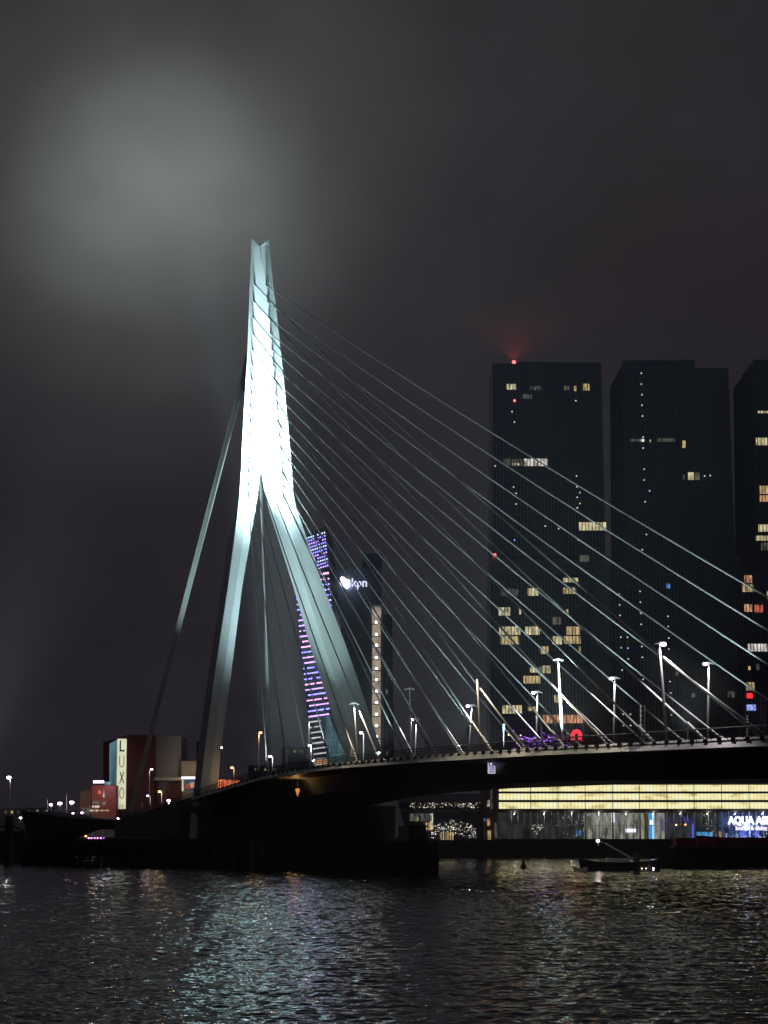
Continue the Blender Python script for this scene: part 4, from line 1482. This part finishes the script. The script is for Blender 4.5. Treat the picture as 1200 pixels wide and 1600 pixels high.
# lit recess between side wall and column
k = MB()
k.prism([P(171, 1162, LY + 9), P(183, 1156, LY + 2.6), P(183, 1226, LY + 2.6), P(171, 1226, LY + 9)], (.6, -1.2, 0))
fixn(k.obj('lit_recess', lit_mat('cyan_recess', (.20, .42, .55), (.30, .60, .75), .42, .10, .06, lo=.45), th, 'cyan lit curved recess beside the name column'))
k = MB()
c0 = P(190, 1155, LY - 1.4)
rr = 7.2 / F_PX * LY
zt, zb_ = zof(1154.5, LY), zof(1264, LY)
half = [Vector((c0.x + rr * math.cos(t), LY - .2 + rr * .55 * math.sin(t), 0)) for t in np.linspace(math.pi, 2 * math.pi, 9)]
back = [Vector((c0.x + rr, LY + .1, 0)), Vector((c0.x - rr, LY + .1, 0))]
k.rings([[p + Vector((0, 0, zz)) for p in half + back] for zz in (zb_, zt)])
colm_ = fixn(k.obj('name_column', lit_mat('name_column_lit', (.80, .92, .62), (.90, .86, .62), 1.05, .25, .16, lo=.75), th, 'glowing pale column with dark outlined letters'))
lc = mat('luxor_letter', (.02, .03, .02), .6)
lo_ = lit_mat('luxor_letter_lit', (1.0, .85, .45), (1, .7, .4), .9, .5, .3, lo=.8)
for ch, y in zip('LUXOR', (1166.5, 1191, 1216, 1240.5, 1263)):
    if ch == 'R':
        y = 1261.5
    text_mesh('letter', ch, 3.9 if ch != 'R' else 1.6, P(190.3, y, LY - 1.9), lc, th, width=1.75, depth=.12, bold=.015)
for (yy, ch) in ((1191, 'U'), (1240.5, 'O'), (1261.5, 'R')):
    text_mesh('letter_inset', ch, 3.6 if ch != 'R' else 1.4, P(190.3, yy, LY - 2.06), lo_, th, width=1.35, depth=.02, bold=-.02)
rect(181, 184, 1264.3, 1283, LY - 1.5, 2).obj('door', lit_mat('teal_door', (.05, .25, .25), (.1, .35, .3), .3, 1, 1), th)
# annex
ax = thing('annex', 'low red annex left of the name column with white roof sign', 'building', P(150, 1300, LY - 6))
wall_prism([(143, 1227), (181, 1227), (181, 1300), (143, 1300)], LY - 10, 8, 'wall', mat('annex_red', (.36, .07, .06), .6, noise=.25, scale=.5), ax)
wall_prism([(125, 1237), (142.8, 1233), (142.8, 1300), (125, 1300)], LY - 8, 8, 'side_wall', mat('annex_brown', (.30, .16, .11), .6, noise=.25, scale=.5), ax)
rect(145.5, 162.5, 1219.5, 1223.8, LY - 9.5, .4).obj('roof_sign', glow('annex_sign', (.95, .85, 1), 2.2), ax, 'white oblong roof sign')
rect(163, 172, 1221.5, 1226.5, LY - 9.3, .4).obj('roof_panel', lit_mat('teal_panel', (.12, .42, .42), (.2, .5, .5), .5, .6, .6, lo=.6), ax)
for r_, m_ in (((153, 158, 1235, 1240.5), 'redroom'), ((161, 163, 1235.5, 1245.5), 'white'), ((164.5, 167, 1235.5, 1246), 'dim'), ((160, 165, 1252.5, 1258.5), 'dim'), ((144, 155.5, 1258.8, 1262), 'white'), ((144.5, 155, 1252, 1256.5), 'dim'), ((141, 154, 1265, 1267.8), 'yellow'), ((156, 170, 1265.5, 1267.5), 'warm'), ((128, 138, 1262, 1272), 'dim'), ((143, 153, 1269.5, 1271.5), 'dim')):
    rect(*r_, LY - 10.15, .12).obj('window', M[m_], ax)
for px in range(134, 182, 4):
    k = MB()
    p = P(px, 1276, LY - 12)
    k.bx(p.x - .15, p.x + .15, LY - 12, LY - 11.7, 5, p.z)
    k.obj('colonnade_post', M['core'], ax)
point('annex_light', P(150, 1250, LY - 22), 900, (1.0, .82, .6), 1.0)
point('annex_light', P(168, 1224, LY - 15), 700, (.9, .85, 1), 1.0)
# grey hall
gh = thing('grey_hall', 'plain pale grey block right of the theatre', 'building', P(262, 1300, LY + 14))
wall_prism([(241.5, 1150.5), (283, 1150.5), (283, 1300), (241.5, 1300)], LY + 6, 24, 'wall', M['grey_panel'], gh)
k = MB()
a, b_ = P(242, 1215, LY), P(284, 1215, LY)
k.bx(a.x, b_.x, LY - 2, LY + 5.9, a.z - 1, a.z)
k.obj('ledge', M['grey_panel'], gh)
k = MB()
k.bx(a.x, b_.x, LY + 1, LY + 5.8, 5, a.z - 1.05)
k.obj('base_wall', M['brick_red'], gh)
point('hall_light', P(275, 1208, LY - 10), 450, (1.0, .72, .38), 1.0)
lw = thing('low_building', 'lower grey building with lit billboard beside the near leg', 'building', P(296, 1300, LY + 2))
wall_prism([(283.4, 1189), (306.5, 1189), (306.5, 1300), (283.4, 1300)], LY + 2, 20, 'wall', mat('low_wall', (.36, .33, .28), .6, noise=.1, scale=.4), lw)
rect(283.5, 307, 1213.5, 1217, LY - 8, 2).obj('canopy_light', glow('canopy_white', (.95, .95, 1), 2.2), lw, 'bright white canopy strip')
rect(284, 287, 1215, 1236, LY - 7.5, 1).obj('lit_post', M['yellow'], lw)
k = rect(288.5, 306.5, 1218, 1235, LY - 7, .5)
pb_ = k.obj('billboard', lit_mat('poster_blue', (.03, .07, .18), (.05, .10, .22), .8, .5, .5, lo=.6), lw, 'lit poster panel, blue with red and skin toned patches')
k = MB()
k.ball(P(301, 1226.5, LY - 7.4), 1.15, 8, 6)
k.obj('poster_patch', lit_mat('poster_skin', (.85, .55, .32), (.9, .5, .3), .7, .7, .7, lo=.5), pb_)
k = MB()
k.ball(P(295, 1229, LY - 7.3), 1.1, 8, 6)
k.obj('poster_patch', lit_mat('poster_red', (.7, .12, .06), (.6, .1, .05), .6, .7, .7, lo=.5), pb_)
point('billboard_light', P(297, 1203, LY - 6), 500, (1.0, .72, .38), .8)
# thin mast beside the near leg
k = MB()
k.tube([P(310, 1158, 540), P(309, 1235, 540)], [.38, .42], 8)
tag(k.obj('mast', M['steel_dark']), 'dark blunt mast just left of the near pylon leg', 'mast')
for px, ya, yb_, lab in ((74, 1248, 1268, 'thin pale flagpole left of the white lamps'), (104, 1240, 1268, 'taller thin pale flagpole left of the red annex'), (140, 1231, 1272, 'pale lamp post before the annex side wall'), (281, 1187, 1212, 'thin pale mast before the grey block')):
    k = MB()
    k.tube([P(px, ya, 772), P(px, yb_, 772)], .12, 5)
    tag(k.obj('flagpole', M['boat_white']), lab, 'pole')
# red lit pavilion
rp_ = thing('pavilion', 'low pavilion with six red glowing panels between the pylon legs', 'building', P(356, 1236, 640))
for j in range(6):
    rect(337.5 + j * 6.3, 342.6 + j * 6.3, 1218 + j * .2, 1232, 640, .3).obj('lit_panel', M['red_panel'], rp_)
k = MB()
a, b_ = P(336, 1236, 641), P(392, 1236, 641)
k.bx(a.x, b_.x, 640.4, 652, 5, zof(1218, 641))
k.obj('wall', M['spandrel'], rp_)
# distant low blocks
for px0, px1, y0, Yq, lab, m_ in ((0, 34, 1263, 860, 'long low distant building at the far left with faint windows', 'grey_panel'), (36, 78, 1262, 900, 'second low distant building left of the white lamps', 'grey_panel'), (440, 478, 1168, 960, 'dark distant block between the pylon legs', 'glass_dk2'), (388, 438, 1196, 940, 'low dark distant block left of the white deck lamp', 'glass_dk2')):
    db = thing('distant_building', lab, 'building', P((px0 + px1) / 2, 1300, Yq))
    wall_prism([(px0, y0), (px1, y0), (px1, 1300), (px0, 1300)], Yq, 12, 'wall', M[m_], db)
    for j in range(3):
        xx = px0 + (px1 - px0) * (.2 + .3 * j)
        rect(xx, xx + 3, y0 + 4, y0 + 8, Yq - .2, .1).obj('window', M['dim' if j != 1 else 'warm'], db)

# ================================================================== ON AND BY THE WATER
# timber guide fender in front of the pier
fw = thing('fender_wall', 'long black timber fender in front of the bridge pier', 'fender', (-40, 450, 0))
fa, fb = P(36, 1350, 492), P(682, 1362, 392)
fa.z = fb.z = 0
n = 46
pile = MB()
pile.tube([(0, 0, -2), (0, 0, 5.2)], .28, 7)
pl0 = None
for i in range(n + 1):
    p = fa.lerp(fb, i / n)
    if pl0 is None:
        pl0 = pile.obj('pile', M['timber'])
        o_ = pl0
    else:
        o_ = pl0.copy()
        COL.objects.link(o_)
    o_.parent = fw
    o_.location = p - Vector(fw.location) + Vector((0, 0, random.uniform(-.25, .15)))
d = (fb - fa).normalized()
nrm = Vector((-d.y, d.x, 0))
for j in range(9):
    k = MB()
    k.box((fa + fb) / 2 + nrm * .4 + Vector((0, 0, .2 + j * .56)), ((fb - fa).length, .16, .52), (d, nrm, Vector((0, 0, 1))))
    k.obj('plank', M['timber'], fw)
# back of the black water-level structures: pile cap
pcap = MB()
pcap.rings([[B(s, v, zz) for s, v in ((-150, -7), (-46, -7), (-46, 42), (-150, 42))] for zz in (-2, 5.4)])
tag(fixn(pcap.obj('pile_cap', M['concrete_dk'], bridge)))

# dark barge with wheelhouse at the right end of the fender
bg_ = thing('barge', 'black moored barge with small wheelhouse under the deck', 'barge', P(640, 1362, 402) * Vector((1, 1, 0)) if False else Vector((P(640, 1362, 402).x, 402, 0)))
k = MB()
xa, xb = P(560, 1340, 402).x, P(676, 1340, 402).x
k.rings([[Vector((xa + dx0, yy0, zz)) for dx0, yy0 in ((0, 398), (xb - xa - i_, 398), (xb - xa + 1.2 - i_, 402), (xb - xa - i_, 406), (0, 406))] for zz, i_ in ((-.6, 1.2), (3.6, 0), (4.6, -.5))])
fixn(k.obj('hull', M['hull_black'], bg_))
k = MB()
c = P(652, 1300, 402)
k.bx(c.x - 1.5, c.x + 1.5, 400, 404, 4.5, 7.6)
wh = k.obj('wheelhouse', M['hull_black'], bg_)
k = MB()
k.bx(c.x - 1.7, c.x + 1.7, 399.7, 404.3, 7.6, 7.85)
k.obj('roof', M['hull_black'], wh)
k = MB()
k.bx(c.x - 1.1, c.x + 1.1, 399.94, 399.99, 6.2, 7.2)
k.obj('window', M['glass_dk2'], wh)
k = MB()
k.tube([(c.x + .4, 402, 7.8), (c.x + .4, 402, 9.6)], .06, 5)
k.obj('mast', M['steel_dark'], bg_)


def hull(mb_, xa, xb, Y, wdt, z0, z1, bow, sheer=.5):
    rs = []
    n = 12
    for i in range(n + 1):
        t = i / n
        x = xa + (xb - xa) * t
        wv = wdt * (1 - max(0, (abs(t - .5) - .3) / .2) ** 2 * .85)
        top = z1 + sheer * (2 * abs(t - .5)) ** 3 * (1.3 if t < .5 else 1)
        bx_ = (0 if 0 < i < n else 0)
        rs.append([Vector((x, Y - wv / 2, top)), Vector((x, Y - wv * .42, z0 - .6)), Vector((x, Y + wv * .42, z0 - .6)), Vector((x, Y + wv / 2, top))])
    # rake both ends outwards above the water
    for j in (0, 3):
        rs[0][j].x -= bow
        rs[-1][j].x += bow * .5
    mb_.rings(rs)


# work boat with a raised jib
WY = 420.0
wb = thing('work_boat', 'small dark work boat with raised jib and lit deck', 'boat', Vector((P(965, 1355, WY).x, WY, 0)))
k = MB()
hull(k, P(908, 1355, WY).x, P(1030, 1355, WY).x, WY, 4.0, 0, 1.35, .5)
fixn(k.obj('hull', M['hull_black'], wb))
k = MB()
a, b_ = P(947, 1350, WY).x, P(984, 1350, WY).x
k.bx(a, b_, WY - 1.1, WY + 1.2, 1.3, 2.05)
k.obj('deck_house', M['boat_white'], wb)
k = MB()
k.bx(P(990, 1350, WY).x, P(999, 1350, WY).x, WY - .8, WY + .8, 1.3, 3.2)
k.obj('crane_base', M['steel_dark'], wb)
k = MB()
k.tube([P(994, 1345, WY), P(946, 1317.5, WY)], [.22, .13], 7)
k.obj('jib', mat('jib_grey', (.45, .42, .40), .5), wb)
k = MB()
k.tube([P(935, 1322, WY), P(934, 1314, WY), P(937, 1313, WY)], .1, 5)
k.tube([P(946, 1317.5, WY), P(936, 1314, WY)], .07, 5)
hk = k.obj('jib_head', M['steel_dark'], wb)
k = MB()
k.ball(P(934.2, 1313.8, WY), .3, 8, 5)
k.obj('jib_lamp', M['lens_pink'], hk)
point('jib_light', P(934.5, 1316, WY - .6), 60, (1, .75, .8), .2)
k = MB()
k.ball(P(968, 1344.5, WY), .30, 8, 5)
k.obj('deck_lamp', glow('deck_lamp', (1, .75, .5), 6), wb)
point('deck_light', P(968, 1343.5, WY - .9), 600, (1, .8, .5), .2)
for px, mm in ((1003, 'fairy_white'), (1009.5, 'fairy_white'), (1021, 'lens_pink')):
    k = MB()
    k.ball(P(px, 1357, WY - 2.2), .16, 6, 4)
    k.obj('porthole_light', M[mm], wb)
for px in (938, 943, 950):
    k = MB()
    p = P(px, 1350, WY)
    k.tube([p, p + Vector((0, 0, .9))], .13, 5)
    k.obj('bollard', mat('crate_blue', (.12, .2, .28), .5) if px == 938 else bpy.data.materials['crate_blue'], wb)
for xq in np.linspace(P(912, 1350, WY).x, P(945, 1350, WY).x, 6):
    k = MB()
    k.tube([(xq, WY - 1.7, 1.3), (xq, WY - 1.7, 2.1)], .04, 4)
    k.obj('railing_post', M['steel_dark'], wb)
# little tender beside it
k = MB()
hull(k, P(897, 1365, WY - 14).x, P(917, 1365, WY - 14).x, WY - 14, 1.2, 0, .5, .2, .2)
tag(fixn(k.obj('dinghy', M['boat_white'])), 'pale dinghy floating just left of the work boat', 'boat')

# long low black barge to the right and a red ship behind it
RY = 470.0
rb = thing('barge', 'long low black barge at the right in front of the red ship', 'barge', Vector((P(1130, 1360, RY).x, RY, 0)))
k = MB()
hull(k, P(1030, 1350, RY).x, P(1330, 1350, RY).x, RY, 9, 0, 3.1, .8)
fixn(k.obj('hull', M['hull_black'], rb))
k = MB()
k.bx(P(1050, 1350, RY).x, P(1320, 1350, RY).x, RY - 3.4, RY + 3.4, 3.05, 3.9)
k.obj('hatch_cover', M['hull_black'], rb)
SY = 560.0
rsp = thing('ship', 'dark red ship moored at the quay by the restaurant', 'ship', Vector((P(1180, 1345, SY).x, SY, 0)))
k = MB()
hull(k, P(1098, 1340, SY).x, P(1380, 1340, SY).x, SY, 10, 0, 5.0, 1.6, .8)
fixn(k.obj('hull', M['hull_red'], rsp))
k = MB()
k.bx(P(1052, 1340, SY + 14).x, P(1390, 1340, SY + 14).x, SY + 8, SY + 15, 3.5, 5.4)
k.obj('deck', M['hull_red'], rsp)
for px in (1119, 1160, 1200):
    k = MB()
    a = P(px, 1316, SY)
    k.bx(a.x - .7, a.x + .7, SY - 5.3, SY - 4.9, a.z - .5, a.z + .5)
    k.obj('hull_port', M['hull_black'], rsp)
k = MB()
k.bx(P(1140, 1340, SY).x, P(1380, 1340, SY).x, SY - 3, SY + 3, 5.0, 5.5)
k.obj('deck_coaming', M['hull_black'], rsp)

# buoy
bu = thing('buoy', 'dark slender river buoy left of the work boat', 'buoy', Vector((P(818, 1355, 440).x, 440, 0)))
c = bu.location
k = MB()
k.rings([[Vector((c.x + math.cos(t) * r_, c.y + math.sin(t) * r_, zz)) for t in np.linspace(0, 5.5, 8)] for r_, zz in ((.55, -.5), (.6, .3), (.42, .5), (.2, 1.5), (.14, 1.7))])
k.obj('float', M['hull_black'], bu)
k = MB()
k.ball((c.x, c.y, 2.0), .25, 8, 5, 1.3)
k.obj('top_mark', M['steel_dark'], bu)
# mooring dolphin at far left
dl = thing('mooring_post', 'thick dark mooring dolphin at the far left edge', 'mooring post', Vector((P(13, 1345, 520).x, 520, 0)))
c = dl.location
k = MB()
k.tube([(c.x, c.y, -2), (c.x, c.y, 9.6), (c.x, c.y, 10.4)], [.95, .95, .7], 10)
k.obj('post', M['timber'], dl)
k = MB()
k.tube([(c.x - 4, c.y + 1, 7.6), (c.x, c.y, 8.1), (c.x + 3.4, c.y + 1, 7.2)], .22, 6)
k.obj('beam', M['timber'], dl)
jt = MB()
jt.bx(P(-60, 1300, 560).x, P(37, 1300, 560).x, 560, 566, -2, 7.0)
tag(jt.obj('jetty', M['timber']), 'black jetty wall at the far left waterline', 'jetty')

# ================================================================== AIR
hz = MB()
hz.bx(-292, 292, -30, 992, -4, 160)
ho = hz.obj('haze', bpy.data.materials.new('night_mist'))
hm = ho.data.materials[0]
hm.use_nodes = True
nt = hm.node_tree
nt.nodes.remove(nt.nodes['Principled BSDF'])
pv = nt.nodes.new('ShaderNodeVolumePrincipled')
pv.inputs['Color'].default_value = (0.8, 0.8, 0.82, 1)
pv.inputs['Density'].default_value = 0.00026
pv.inputs['Anisotropy'].default_value = 0.0
nt.links.new(pv.outputs[0], nt.nodes['Material Output'].inputs['Volume'])
tag(ho, kind='stuff')
